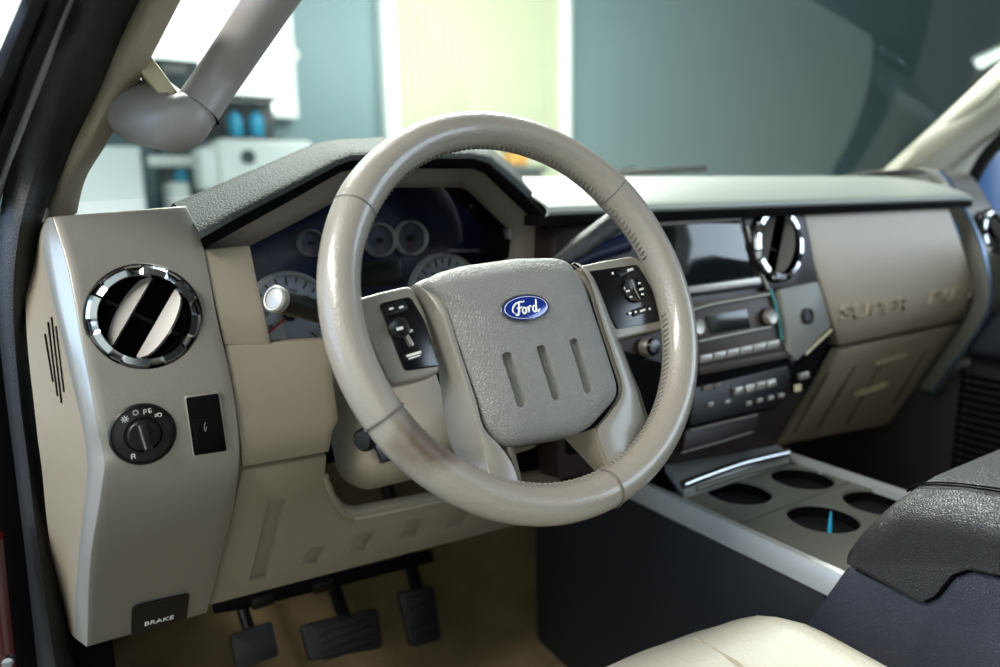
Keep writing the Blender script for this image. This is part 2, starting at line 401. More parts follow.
a, b = onY((492, 166), 5.6), onY((548, 166), 5.6); link('bench_top', box((a.x, 5.6, a.z-.05), (b.x, 6.2, a.z), .01), M['dark_metal'], t); link('cabinet', box((a.x+.03, 5.65, FZ), (b.x-.03, 6.15, a.z-.05), .01), M['black'], t)
q = onY((521, 166), 5.7); t = thing('storage_tub', q, 'small amber tub on the dark workbench', 'tub')  # amber box added in place of an orange light on the bench
link('tub', box((q.x-.09, 5.7, q.z+.001), (q.x+.09, 5.9, q.z+.14), .03, 3), mat('amber_plastic', (200, 140, 40), .4), t); link('lid', box((q.x-.10, 5.69, q.z+.141), (q.x+.10, 5.91, q.z+.165), .01), M['black'], t)
# light bar and blue sign seen high right through the windshield
t = thing('strip_light', onY((992, 52), 4.0), 'white strip light glowing beyond the far windshield corner', 'lamp')
a, b = onY((980, 62), 4.0), onY((1030, 44), 4.0)
link('tube', tube([onY((981, 63), 4.0), onY((1030, 40), 4.0)], .05, 12), M['lit'], t)
link('bracket', tube([onY((975, 60), 4.06), onY((1032, 33), 4.06)], .03, 8), M['white_paint'], t)
t = thing('blue_lamp', onY((980, 92), 4.0), 'small bright blue lamp beyond the far windshield corner', 'lamp')
f = Fr(onY((981, 93), 4.0), (0, -1, 0)); link('lens', lathe(f, [(0, .06), (.05, .05), (.075, 0), (.075, -.04), (0, -.05)], 20), M['cyan'], t)
link('post', tube([(f.O.x, f.O.y+.05, FZ), (f.O.x, f.O.y+.05, f.O.z-.03)], .02, 10), M['black'], t)
link('collar', lathe(f, [(.075, -.02), (.09, -.02), (.09, -.06), (0, -.06)], 20), M['black'], t)
struct('wall_right', box((17.0, -4, FZ), (17.2, 6.75, 6)), M['teal_wall'])
t = thing('blue_locker', (4.4, 1.9, FZ), 'blue metal locker outside the passenger door window', 'locker')  # block added to fill the passenger window with blue
link('body', box((3.9, 1.6, FZ), (5.2, 2.1, .99), .01), mat('blue_locker_paint', (16, 62, 108), .4), t)
link('door', join(*[box((3.885, 1.63+.155*k, FZ+.1), (3.9, 1.77+.155*k, .95), .003) for k in range(3)]), bpy.data.materials['blue_locker_paint'], t)
# ================================================================== cab shell
XC = .814                                     # middle of the cab
def onT(p, T, off=0):
    d = ray(*p); a, b = .2, 4.
    for _ in range(50):
        m = (a+b)/2
        if m*d.y-tab(T, CZ+m*d.z)-off > 0: b = m
        else: a = m
    return EYE+d*a
struct('floor', box((.0, -1.0, -.04), (1.62, 1.22, 0), .006), M['carpet'])
struct('wall_front', box((.0, 1.26, 0), (1.63, 1.30, .75)), M['soft'])
struct('floor', grid([[Vector((x, y, z)) for x in (.0, .34, .72, 1.2, 1.62)] for y, z in ((.90, .004), (.96, .008), (1.02, .03), (1.10, .12), (1.22, .34), (1.25, .45))], .015, (0, .6, -.8)), M['carpet'])
struct('ceiling', box((.17, -1.1, 1.30), (1.46, .46, 1.34), .01), M['headliner'])
struct('wall_rear', box((.05, -1.2, -.04), (1.62, -1.1, 1.3)), M['trim_dark'])
# windshield
rows = []
for k in range(9):
    t_ = k/8; z = lerp(.80, 1.33, t_); rows.append([])
    for j in range(17):
        s = (j/16-.5)*2; half = lerp(.80, .66, t_); bow = (1-s*s)*lerp(.19, .12, t_)
        rows[-1].append(Vector((XC+s*half, lerp(.955, .36, t_)+bow, z+.02*(1-s*s))))
struct('window_2', grid(rows, .006, (0, .6, .8)), M['windshield'])
t = thing('windshield_wiper', (1.0, 1.3, .84), 'black wiper parked along the bottom of the windshield', 'wiper')
q = [onY((585, 178), 1.30), onY((640, 172), 1.30), onY((705, 168), 1.30)]
link('blade', tube(q, .009, 8), M['black'], t); link('pivot', tube([(q[0].x-.05, q[0].y+.01, q[0].z-.03), (q[0].x-.05, 1.28, .752)], .010, 8), M['black'], t); link('arm', tube([q[0]+Vector((-.05, .03, -.03)), q[0]+Vector((.02, .03, .005)), q[1]+Vector((0, .02, .008))], .007, 8), M['soft'], t)
# headers / left door opening weatherstrips
def strip(name, Ls, Rs, Ys, m, par, thick=.02, nc=4, bulge=.008, w=0):
    rows = []
    for l, r, Y in zip(Ls, Rs, Ys):
        rows.append([])
        for k in range(nc+1):
            t_ = k/nc; p = onY((lerp(l[0], r[0], t_), lerp(l[1], r[1], t_)), Y-bulge*math.sin(math.pi*t_))
            rows[-1].append(p)
    cols = list(zip(*rows)); cols = [smooth_path(c, 5) for c in cols]; rows = list(zip(*cols))
    return link(name, grid([list(r) for r in rows], thick, (0, 1, 0), w), m, par)
YS = [.62, .66, .70, .76, .80, .80, .80, .80, .80, .80, .82]
t = thing('door_weatherstrip', onY((40, 600), .80), 'black rubber weatherstrips running down the open driver door edge', 'weatherstrip')
strip('inner_seal', [(80, -20), (73, 0), (52, 52), (30, 110), (8, 170), (-2, 232), (-4, 300), (4, 380), (14, 460), (26, 560), (40, 690)],
      [(150, -20), (140.5, 0), (118, 48), (92, 105), (66, 162), (42, 222), (30, 300), (34, 400), (42, 465), (53, 560), (78, 690)], YS, M['rubber'], t, .03, 6, .018)
strip('metal_edge', [(74, -20), (66, 0), (45, 50), (24, 105), (3, 158), (-10, 200)], [(83, -20), (75, 0), (54, 54), (32, 112), (9, 172), (-5, 215)], YS[:6], mat('grey_painted_edge', (128, 130, 128), .4), t, .02, 3, .003)
strip('outer_seal', [(48, -20), (42, 0), (24, 44), (6, 90), (-14, 140), (-34, 200)], [(76, -20), (68, 0), (48, 48), (27, 102), (6, 156), (-8, 200)], [y-.01 for y in YS[:6]], M['rubber'], t, .03, 4, .012)
strip('door_edge_seal', [(28, -20), (21, 0), (4, 40), (-14, 84), (-34, 140)], [(50, -20), (44, 0), (26, 45), (8, 92), (-12, 142)], [y-.03 for y in YS[:5]], M['rubber'], t, .03, 4, .012)
strip('body_flange', [(-30, 232), (-34, 300), (-30, 380), (-26, 460), (-20, 560), (-10, 690)], [(4, 232), (0, 300), (8, 380), (18, 460), (30, 560), (44, 690)], [.83]*6, M['soft'], t, .03, 3, .004)
t = thing('sill_trim', onY((4, 640), .77), 'strip of dark red body paint at the lower left door sill', 'sill')
strip('painted_sill', [(-20, 540), (-16, 600), (-6, 690)], [(3, 540), (9, 600), (18, 690)], [.77, .77, .77], M['truck_paint'], t, .02, 3, .004)
f = Fr(onY((8, 662), .765), (-.1, -1, .1)); link('clip', lathe(f, [(0, .004), (.005, .003), (.006, -.004)], 14), M['chrome'], t)
# pillars
t = thing('windshield_pillar', onY((60, 214), .86), 'taupe trim of the near windshield pillar, beside the open door', 'pillar trim')
strip('trim_panel', [(150, -20), (139, 0), (116, 46), (94, 93), (67, 152), (40, 214), (37, 240)], [(192, -20), (181, 0), (150, 60), (130, 100), (107, 143), (86, 178), (77, 213)],
      [.62, .66, .70, .76, .80, .84, .86], M['pillar'], t, .03, 8, .02)
t = thing('windshield_pillar', onY((930, 172), .9), 'pale trim of the far windshield pillar, above the passenger vent', 'pillar trim')
strip('trim_panel', [(884, 182), (893, 173), (930, 140), (965, 108), (1000, 76), (1040, 40)], [(950, 184), (968, 178), (985, 152), (1002, 132), (1030, 106), (1075, 66)], [.92, .90, .83, .77, .70, .64], mat('pillar_pale', (196, 192, 176), .55), t, .03, 8, .03)
t = thing('passenger_window_frame', onY((975, 178), .82), 'black curved frame of the passenger door window', 'window frame')
link('seal', tube(smooth_path([onY((966, 200), .86), onY((972, 182), .83), onY((985, 158), .80), onY((1004, 138), .76), onY((1040, 108), .70)], 6), .014, 12), M['rubber'], t)
# grab handle
f = Fr(onY((160, 115), .70), (-.25, -1, .2)); t = thing('grab_handle', f.O, 'grey grab handle bracketed to the near windshield pillar', 'handle')
poly = [f.px(p, -.02) for p in [(137, 70), (150, 58), (181, 100), (166, 106)]]
link('inner_face', prism(f, poly, -.045, .0, .002), M['handle_in'], t)
hp = [f.pp((196, 110), -.008), f.pp((225, 68), -.006), onY((272, -2), .64), onY((330, -88), .57)]
hp = smooth_path(hp, 8); link('grip', tube(hp, .0212, 20, sx=.9), M['handle'], t)
bp_ = smooth_path([onY((120, 96), .84), onY((136, 105), .80), onY((155, 114), .75), onY((178, 122), .705), hp[0], hp[0].lerp(hp[1], .6)], 6)
nb = len(bp_); link('bracket', tube(bp_, [.037 if k <= 10 else lerp(.037, .0206, min(1, (k-10)/(nb-17))) for k in range(nb)], 24, sx=.9), M['handle'], t)
f2 = Fr(hp[0], (hp[1]-hp[0])); link('seam_ring', lathe(f2, [(.019, 0), (.0216, .001), (.019, .0022)], 24), M['soft'], t)

# ================================================================== dashboard
D = thing('dashboard', (XC, .9, .40), 'wide beige and silver truck dashboard spanning under the windshield', 'dashboard')
# silver end panel with vent, headlight switch
PL = [(52, 217), (66, 261), (75, 305), (82, 346), (90, 385), (97, 425), (103, 452), (104, 470), (98, 510), (91, 552), (88, 600), (87, 647)]
PR = [(186, 206), (201, 237), (210, 280), (217.5, 319), (225, 350), (231, 377), (237, 415), (240, 450), (238, 481), (231, 520), (218, 572), (207, 613)]
PO = [(48, 218), (42, 240), (51, 292), (60, 330), (69, 368), (82, 425), (86, 452), (87, 474), (83, 510), (79, 550), (75, 596), (75, 638)]
PS_ = [(38, 226), (35, 240), (28, 280), (25.5, 303), (28, 350), (34, 404), (38, 440), (42, 470), (46, 512), (51, 552), (57, 592), (64, 626)]
rows = []
for l, r in zip(PL, PR):
    rows.append([onE((lerp(l[0], r[0], k/12), lerp(l[1], r[1], k/12))) for k in range(13)])
def dens(rows, n=4):
    cols = [smooth_path(c, n) for c in zip(*rows)]; return [list(r) for r in zip(*cols)]
front_rows = dens(rows)
EP = link('end_panel', grid(front_rows, .012, (0, 1, 0), .0015, 2), M['silver'], D)
erows = dens([[onE(o, .022), onE((lerp(o[0], l[0], .4), lerp(o[1], l[1], .4)), .012), onE((lerp(o[0], l[0], .88), lerp(o[1], l[1], .88)), .003), onE(l, .001)] for o, l in zip(PO, PL)])
EE = link('end_bevel', grid(erows, .01, (.3, 1, 0)), M['edge'], D, 60)
srows = dens([[onE(s, .085), onE((lerp(s[0], o[0], .45), lerp(s[1], o[1], .45)), .06), onE(o, .0225)] for s, o in zip(PS_, PO)])
SF = link('end_side', grid(srows, .012, (.5, 1, 0)), M['beige'], D)
def slotp(x, y):
    xa = [lerp(a[0], b[0], (y-a[1])/(b[1]-a[1])) for a, b in zip(PS_, PS_[1:]) if a[1] <= y <= b[1]][0]; xb = [lerp(a[0], b[0], (y-a[1])/(b[1]-a[1])) for a, b in zip(PO, PO[1:]) if a[1] <= y <= b[1]][0]
    t_ = (x-xa)/(xb-xa); o_ = lerp(.085, .06, t_/.45) if t_ < .45 else lerp(.06, .0225, (t_-.45)/.55)
    return onE((x, y), o_-.0005)
for k, (p0, p1) in enumerate([((46, 326), (56, 396)), ((49, 317), (60.5, 403)), ((53, 330), (63, 398)), ((51, 322), (62, 402))][:0]+[((45, 334), (53, 382)), ((48, 322), (57.5, 396)), ((51.5, 317), (61.5, 403)), ((56, 326), (64, 392))]):
    q = [slotp(lerp(p0[0], p1[0], s/4), lerp(p0[1], p1[1], s/4)) for s in range(5)]
    link('demister_slot', tube(q, .0008, 8), M['soft'], SF)
# brake release
poly = [onE(p, -.003) for p in [(132, 607), (190, 593.5), (187, 618.5), (131, 639)]]
BR = thing('parking_brake_release', poly[3], 'black parking brake release handle at the bottom of the end panel', 'brake handle')
link('handle', (lambda b: (bev(b, .003, 3), b)[1])(bm_poly(rnd(poly, [.008, .004, .002, .002]), [p+Vector((0, .03, 0)) for p in rnd(poly, [.008, .004, .002, .002])])), M['black'], BR)
fb = Fr(onE((159, 620), -.0045), (poly[1]-poly[0]).cross(poly[3]-poly[0])*-1, poly[1]-poly[0])
if fb.n.y > 0: fb = Fr(fb.O, -fb.n, fb.u)
link('lettering', text_bm('BRAKE', fb, 0, 0, .0094, .001, .0002, 1.0, bold=.0), M['white'], BR)

def surfframe(p, off=0):     # frame lying on the sloping face at a picture point
    c = onE(p, off); a = onE((p[0]+4, p[1]), off); b = onE((p[0], p[1]+4), off)
    n = (b-c).cross(a-c).normalized()
    if n.y > 0: n = -n
    return Fr(c, n)
# ---- round air vents
def vent(f, R, label, group):
    root = thing('air_vent', f.O, label, 'air vent', group, mw=f.M())
    G = Fr(f.O, f.n, f.u)
    # notched chrome ring
    bm = bmesh.new(); N = 96; ringsets = []
    prof = [(.78, -.012), (.78, .003), (.81, .0065), (.93, .0060), (.985, .003), (1.0, -.006)]
    for k in range(N):
        a = 2*math.pi*k/N; notch = .05 if (k % 12) < 4 else 0
        ringsets.append([bm.verts.new(G.P(math.cos(a)*R*(r-(notch if 2 < i else 0)), math.sin(a)*R*(r-(notch if 2 < i else 0)), h-(.002 if notch and 2 < i < 5 else 0))) for i, (r, h) in enumerate(prof)])
    for k in range(N): bridge(bm, ringsets[k], ringsets[(k+1) % N], close=False)
    link('chrome_ring', bm, M['chrome'], root, 25)
    link('outer_seat', lathe(G, [(R*1.0, -.004), (R*1.015, .002), (R*1.03, .001), (R*1.035, -.006)], 64), M['black'], root)
    link('bowl', lathe(G, [(R*.81, -.001), (R*.81, -.012), (R*.76, -.028), (0, -.032)], 48), M['soft'], root)
    for off, tilt, wd in ((-.27, .50, -.24), (.24, .72, .32)):
        th = math.radians(56)                        # long axis of the blades
        ax = Vector((math.cos(th), math.sin(th))); pr = Vector((ax.y, -ax.x))
        bm = bmesh.new(); half = R*.77*math.sqrt(max(.1, 1-(off/.80)**2)); n = 14; A = []; B = []; C_ = []; Dd = []
        for k in range(n+1):
            s = -1+2*k/n; w = R*abs(wd)*math.sqrt(max(0.01, 1-s*s*.99))
            cx = ax*(s*half)+pr*(off*R)
            dn = math.cos(tilt); dh = math.sin(tilt)
            e_ = R*.035; q0, q1 = (w, e_) if wd < 0 else (e_, w); p0 = cx-pr*q0*dn; p1 = cx+pr*q1*dn; tk = .003
            A.append(bm.verts.new(G.P(p0.x, p0.y, -.001-q0*dh))); B.append(bm.verts.new(G.P(p1.x, p1.y, -.001+q1*dh)))
            p0 += pr*tk*dh; p1 += pr*tk*dh
            C_.append(bm.verts.new(G.P(p1.x, p1.y, -.001+q1*dh-tk*dn))); Dd.append(bm.verts.new(G.P(p0.x, p0.y, -.001-q0*dh-tk*dn)))
        for k in range(n):
            for X_, Y_ in ((A, B), (B, C_), (C_, Dd), (Dd, A)): bm.faces.new((X_[k], Y_[k], Y_[k+1], X_[k+1]))
        bm.faces.new((A[0], Dd[0], C_[0], B[0])); bm.faces.new((A[n], B[n], C_[n], Dd[n]))
        link('blade', bm, M['blade'], root, 50)
    for sgn in (1, -1):
        th = math.radians(56)+math.pi/2; a0 = -th if sgn > 0 else -th+math.pi
        pts = [G.P(R*.72*math.cos(a0+math.radians(62+s)), R*.72*math.sin(a0+math.radians(62+s)), -.004) for s in range(-16, 60, 6)]
    cb = tube([G.P(-R*.72*math.cos(math.radians(-34)), -R*.72*math.sin(math.radians(-34)), -.018), G.P(R*.72*math.cos(math.radians(-34)), R*.72*math.sin(math.radians(-34)), -.018)], .0025, 8)
    link('linkage_bar', cb, M['black'], root)
    return root
fv = surfframe((145, 317), -.001); fv = Fr(fv.O, fv.n+Vector((0, -1.2, 0))); e0 = fv.px((87, 317)); e1 = fv.px((204, 317)); RV = (e1[0]-e0[0])/2*.995
V1 = vent(fv, RV, 'chrome-ringed round air vent on the silver end panel by the driver door', 'round dash air vents')
cut(EP, lathe(fv, [(0, -.06), (RV*1.0, -.06), (RV*1.0, .05), (0, .05)], 48))
# ---- headlight switch
fh = surfframe((143, 434), 0); rH = (fh.px((176, 434))[0]-fh.px((110, 434))[0])/2
t = thing('headlight_switch', fh.O, 'round black headlight switch dial below the end panel vent', 'switch')
link('bezel', lathe(fh, [(rH*1.05, -.004), (rH*1.05, .0015), (rH*.99, .003), (rH*.97, .001), (rH*.6, .0035), (rH*.56, .001), (0, .001)], 48), M['black'], t)
kn = link('knob', join(lathe(fh, [(rH*.52, .001), (rH*.50, .007), (rH*.45, .008), (0, .008)], 32), prism(fh, quad(.0, -.0005, rH*.30, rH*.96, math.radians(8), .002), .006, .021, .002)), M['black'], t)
link('pointer', prism(fh, quad(-.0025, .0, rH*.05, rH*.8, math.radians(8), .0002), .0208, .0215), M['grey_print'], kn)
ic = []
def sticks(fr, segs, w=.0005, h0=.0028, h1=.0034):
    bms = []
    for a, b in segs:
        a = Vector(a); b = Vector(b); m = (a+b)/2; d = b-a; bms.append(prism(fr, quad(m.x, m.y, d.length+w, w, math.atan2(d.y, d.x), 0), h0, h1))
    return join(*bms)
def ringsegs(cx, cy, r, n=10, ry=None): 
    q = circ(cx, cy, r, n, ry); return [(q[i], q[(i+1) % n]) for i in range(n)]
ang = lambda d, r=.79: (rH*r*math.cos(math.radians(d)), rH*r*math.sin(math.radians(d)))
c = ang(129); segs = ringsegs(*c, .0011, 8)+[((c[0]+.0016*math.cos(k*math.pi/4), c[1]+.0016*math.sin(k*math.pi/4)), (c[0]+.0028*math.cos(k*math.pi/4), c[1]+.0028*math.sin(k*math.pi/4))) for k in range(8)]
c = ang(101); segs += ringsegs(*c, .0019, 14)
c = ang(74); segs += [((c[0]-.003, c[1]-.002), (c[0]-.003, c[1]+.0016))]+ringsegs(c[0]-.0018, c[1]+.0008, .0011, 8)+[((c[0]+.0008, c[1]-.0012), (c[0]+.0008, c[1]+.002)), ((c[0]+.0008, c[1]+.002), (c[0]+.0026, c[1]+.002)), ((c[0]+.0008, c[1]+.0002), (c[0]+.0022, c[1]+.0002))]+ringsegs(c[0]+.002, c[1]-.0008, .0009, 7)
c = ang(47); segs += ringsegs(c[0]+.0008, c[1], .0016, 9)+[((c[0]-.003, c[1]-.001), (c[0]-.001, c[1]-.0004)), ((c[0]-.003, c[1]+.0005), (c[0]-.001, c[1]+.001))]
c = ang(240); segs += [((c[0]-.0012, c[1]-.002), (c[0]-.0012, c[1]+.002)), ((c[0]+.0014, c[1]-.0018), (c[0]+.0014, c[1]+.0018)), ((c[0]-.0012, c[1]), (c[0]+.0014, c[1])), ((c[0]-.0012, c[1]+.002), (c[0]+.0014, c[1]+.0018))]
link('markings', sticks(fh, segs), M['white'], t)
# ---- dimmer / pedal rocker
fr_ = surfframe((207, 424), 0); t = thing('rocker_switch', fr_.O, 'rectangular black rocker switch beside the headlight dial', 'switch')
q4 = [fr_.px(p) for p in [(184, 395.5), (219.5, 390.5), (229, 452), (192.5, 457.5)]]
link('bezel', prism(fr_, rnd(q4, .003), -.006, .0018, .0012), M['silver'], t)
q5 = [fr_.px(p) for p in [(185.5, 397.5), (218, 393), (226.5, 450.5), (193.8, 455.5)]]
link('body', prism(fr_, rnd(q5, .002), -.004, .0022, .0006), M['soft'], t)
q6 = [fr_.px(p) for p in [(192, 420), (220, 416), (225, 446), (196, 451)]]
rk = link('rocker', prism(fr_, rnd(q6, .002), .001, .006, .002), M['soft'], t)
c = fr_.px((205, 426)); link('icon', sticks(fr_, [((c[0]-.0012, c[1]-.004), (c[0]-.0018, c[1])), ((c[0]-.0018, c[1]), (c[0]-.0004, c[1]+.004)), ((c[0]-.0012, c[1]-.004), (c[0]+.0004, c[1]))], .0005, .0058, .0064), M['grey_print'], rk)

# ---- cluster bezel (beige), recessed gray reveal, hood
r1 = rows_between([(203, 250), (210, 283), (217.5, 315), (224, 345)], [(250, 245.5), (257, 280), (265, 315), (272, 346)], lambda p: onE(p, .004), 6)
r2_ = rows_between([(224, 345), (231.5, 385), (238, 425), (241, 448), (242, 468)], [(333, 340), (333, 378), (339, 420), (333, 432), (329.5, 452)], lambda p: onE(p, .004), 10)
CB = link('cluster_bezel', join(grid(r1, .02, (0, 1, 0), .0015), grid(r2_, .02, (0, 1, 0), .002)), M['beige'], D)
outer = [(203.5, 249), (250, 223), (300, 195.5), (340, 172.5), (352, 169.5), (415, 168.5), (472, 168.5), (484, 173), (510, 198), (537, 224), (556, 262)]
inner = [(250, 246), (287, 227), (325, 207), (360, 189.5), (372, 187.5), (420, 187.5), (464, 187.5), (472, 190), (493, 210), (513, 229), (509, 262)]
link('cluster_reveal', grid([[onY(p, .752) for p in outer], [onY((lerp(a[0], b[0], .5), lerp(a[1], b[1], .5)), .760) for a, b in zip(outer, inner)], [onY(p, .772) for p in inner]], .012, (0, 1, 0)), M['taupe'], D, 60)  # taupe carries the shade under the hood in its colour
inn2 = [(250, 246), (287, 227), (325, 207), (360, 189.5), (372, 187.5), (420, 187.5), (464, 187.5), (472, 190), (493, 210), (513, 229), (509, 262)]
link('cluster_tunnel', grid([[onY(p, .773) for p in inn2], [onY(p, .773)+Vector((0, .075, .004)) for p in inn2]], .004, (0, 0, 1)), M['soft'], D)
blk_up = [(200, 239), (238, 217), (290, 190.5), (338, 165), (352, 160), (415, 158), (474, 158.5), (489, 163), (515, 185), (546, 215), (566, 258)]
link('hood_lip', grid([[onY(p, .750) for p in outer], [onY((lerp(a[0], b[0], .3), lerp(a[1], b[1], .3)), .728) for a, b in zip(outer, blk_up)], [onY(p, .722) for p in blk_up]], .006, (0, .5, .8)), M['soft'], D)
crest = [(172, 204), (215, 186), (265, 165), (312, 145), (330, 141), (384, 138), (450, 141), (484, 144), (513, 167), (549, 210), (575, 262)]
back = [(172, 216), (215, 197), (265, 176), (312, 156), (330, 152), (384, 149), (450, 152), (484, 156), (513, 178), (549, 220), (575, 266)]
hr = []
for a, b, c_ in zip(blk_up, crest, back):
    p0 = onY(a, .720); p3 = onY(b, .86); p4 = onY(c_, 1.0)
    m1 = p0.lerp(p3, .12)+Vector((0, -.006, .006)); hr.append([p0, m1, p0.lerp(p3, .45)+Vector((0, 0, .006)), p0.lerp(p3, .8)+Vector((0, 0, .004)), p3, p4, p4+Vector((0, .12, -.04))])
hr = [list(c) for c in zip(*hr)]; hr = dens(hr, 4)
link('instrument_hood', grid(hr, .006, (0, .95, -.3)), M['hood'], D, 60)
# ---- dash top on both sides
def padrow(prof, xs): return [[Vector((x, y, z)) for x in xs] for y, z in prof]
xs = [.505+(1.492-.505)*k/24 for k in range(25)]
prof = [(.70, .772), (.690, .776), (.686, .7815), (.690, .787), (.705, .794), (.74, .806), (.80, .820), (.87, .827), (1.0, .829), (1.12, .827), (1.21, .81)]
pr_ = dens(padrow(prof, xs), 3)
for r in pr_:
    for v in r:                                    # the ends droop
        e = max(0, (v.x-1.46)/.06); v.z -= .004*e*e
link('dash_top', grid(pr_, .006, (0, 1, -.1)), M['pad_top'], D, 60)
link('dash_top_gap', box((.505, .6845, .764), (1.49, .74, .7765), .001), M['soft'], D)
link('defroster_grille', join(*[box((.66+k*.0345, .975, .826), (.688+k*.0345, .99, .8305), .001) for k in range(24)]), M['pad_top'], D)
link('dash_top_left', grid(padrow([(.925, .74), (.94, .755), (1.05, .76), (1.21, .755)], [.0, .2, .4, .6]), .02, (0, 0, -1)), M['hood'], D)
link('dash_core', join(box((.04, .93, .44), (1.59, 1.19, .73)), box((.56, .76, .40), (1.0, .95, .70)), box((1.0, .80, .52), (1.62, .93, .745))), M['soft'], D)  # dark filler added inside the dash to stop light leaking through
# ---- knee panel with the column cut-out
K1, K2 = onE((242, 471), .006), onE((208, 606), .006)
nK = Vector((0, -(K1.z-K2.z), (K1.y-K2.y))); nK = Vector((0, -abs(K1.z-K2.z), -abs(K1.y-K2.y)))
fk = Fr(K2, nK)
kp = [(242, 471), (327.5, 456), (325, 482), (331, 486), (339, 501), (347, 510), (357, 512.5), (434, 498), (520, 480), (560, 470), (566, 512), (512, 527), (208, 606.5)]
KP = link('knee_panel', prism(fk, [fk.px(p) for p in kp], -.012, 0, .003), M['beige'], D)
cs = []
def groove(fr, p0, p1, wpx, depth, r=.002):
    a = Vector(fr.px(p0)); b = Vector(fr.px(p1)); w = abs(fr.px((p0[0]+wpx, p0[1]))[0]-a.x); c_ = (a+b)/2; d = b-a
    return prism(fr, quad(c_.x, c_.y, w, d.length, math.atan2(d.y, d.x)-math.pi/2, r), -depth, .02)
cs.append(groove(fk, (277, 500), (257, 580), 17, .0055))
for p0, p1 in (((318, 547), (309, 565)), ((367, 533), (358, 552)), ((417, 519), (408, 538)), ((464, 508), (455, 526))): cs.append(groove(fk, p0, p1, 17, .0055))
cut(KP, *cs)
# rim of the cut-out
rim_p = [(325, 476), (328, 484), (334, 498), (342, 511), (352, 517), (362, 517.5), (434, 503), (505, 488)]
link('cutout_flange', tube(smooth_path([fk.pp(p, -.001) for p in rim_p], 5), .0035, 10), M['beige'], D)
# ---- glove box
GG = [(.28, .865), (.36, .815), (.44, .765), (.50, .735), (.535, .718), (.545, .708), (.57, .695), (.62, .688), (.70, .690), (.79, .705)]
GB = thing('glove_box', onT((880, 340), GG), 'beige twin glove box on the passenger side with embossed lettering', 'glove box')
gl = [(797, 213), (806, 240), (815, 267), (826, 300), (834, 328), (839, 346)]; gr = [(945.5, 200), (955, 225), (964, 250), (974, 280), (982, 303), (977, 317)]
link('upper_door', grid(dens(rows_between(gl, gr, lambda p: onT(p, GG), 8), 3), .02, (0, 1, 0), .003, 3), M['glove'], GB)
gl = [(840, 350), (822, 384), (801, 416), (776, 446)]; gr = [(976, 321), (957, 356), (934, 396), (906, 421)]
lowg = link('lower_door', grid(dens(rows_between(gl, gr, lambda p: onT(p, GG), 8), 3), .02, (0, 1, 0), .003, 2), M['glove'], GB)
for i, (p0, p1) in enumerate([((829, 372), (794, 432)), ((855, 366), (818, 428)), ((881, 364), (846, 424)), ((926, 350), (893, 404)), ((949, 345), (918, 395))]):
    q = [onT((lerp(p0[0], p1[0], s/6), lerp(p0[1], p1[1], s/6)), GG, -.0005) for s in range(7)]
    link('rib_groove', tube(q, .0035, 8, sx=.5), mat('groove_brown', (92, 84, 72), .7) if i == 0 else bpy.data.materials['groove_brown'], lowg)
for word, pc, pr_w, pdn in (('SUPER', (874, 308.5), (890, 306), (874, 316)), ('DUTY', (951, 294.5), (965, 292), (951, 302))):
    c_ = onT(pc, GG); cr = onT(pr_w, GG)
    fg = Fr(Vector((c_.x, c_.y, c_.z)), (0, -1, 0), Vector((cr.x-c_.x, 0, cr.z-c_.z)))
    tb = text_bm(word, fg, 0, 0, .034, 0, .004, 2.2 if word == 'SUPER' else 1.9, bold=.0003)
    for v_ in tb.verts: v_.co.y = tab(GG, v_.co.z)+(-.0065 if v_.co.y < c_.y else .004)
    link('embossed_lettering', tb, M['glove'], GB, 25)
hb = [onT(p, GG, -.006) for p in ((878, 363.5), (905, 355.5))]; link('latch_bar', tube(hb, .0042, 10), M['handle_in'], GB)
hb = [onT(p, GG, -.01) for p in ((857, 394), (872, 390), (886, 384))]; link('pull_handle', tube(hb, .006, 10), M['handle_in'], GB)
# ---- passenger end panel: the mirror of the driver's
XM = 2*XC+.03
mir = lambda rows: [[Vector((XM-v.x, v.y-.012, v.z+.012)) for v in r] for r in rows]
mfr = mir(front_rows); tp = mfr[0]
mfr = [[v+Vector((0, .30, .012)) for v in tp], [v+Vector((0, .14, .030)) for v in tp], [v+Vector((0, .06, .034)) for v in tp], [v+Vector((0, .022, .027)) for v in tp], [v+Vector((0, .006, .010)) for v in tp]]+mfr
EP2 = link('end_panel', grid(mfr, .03, (0, 1, 0), .0015, 2), M['silver'], D)
link('end_side', grid(mir(srows), .012, (-.5, 1, 0)), M['beige'], D)
link('end_bevel', grid(mir(erows), .01, (-.3, 1, 0)), M['edge'], D, 60)
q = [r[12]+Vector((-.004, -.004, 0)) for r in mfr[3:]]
link('edge_trim', tube(q, .0075, 10, sx=.45), mat('steel_blue_edge', (104, 122, 146), .25, .6), D)  # silver edge tinted blue to hold the daylight it reflects
mf = Fr(Vector((XM-fv.O.x, fv.O.y-.012, fv.O.z+.012)), (fv.n.x*-1, fv.n.y, fv.n.z))
cut(EP2, lathe(mf, [(0, -.06), (RV*1.0, -.06), (RV*1.0, .05), (0, .05)], 48))
def rotz(f, deg): 
    u = f.u*math.cos(math.radians(deg))+f.v*math.sin(math.radians(deg)); return Fr(f.O, f.n, u)
copy_tree(V1, rotz(mf, 80).M(), 'chrome-ringed round air vent at the passenger end of the dash', 'round dash air vents')
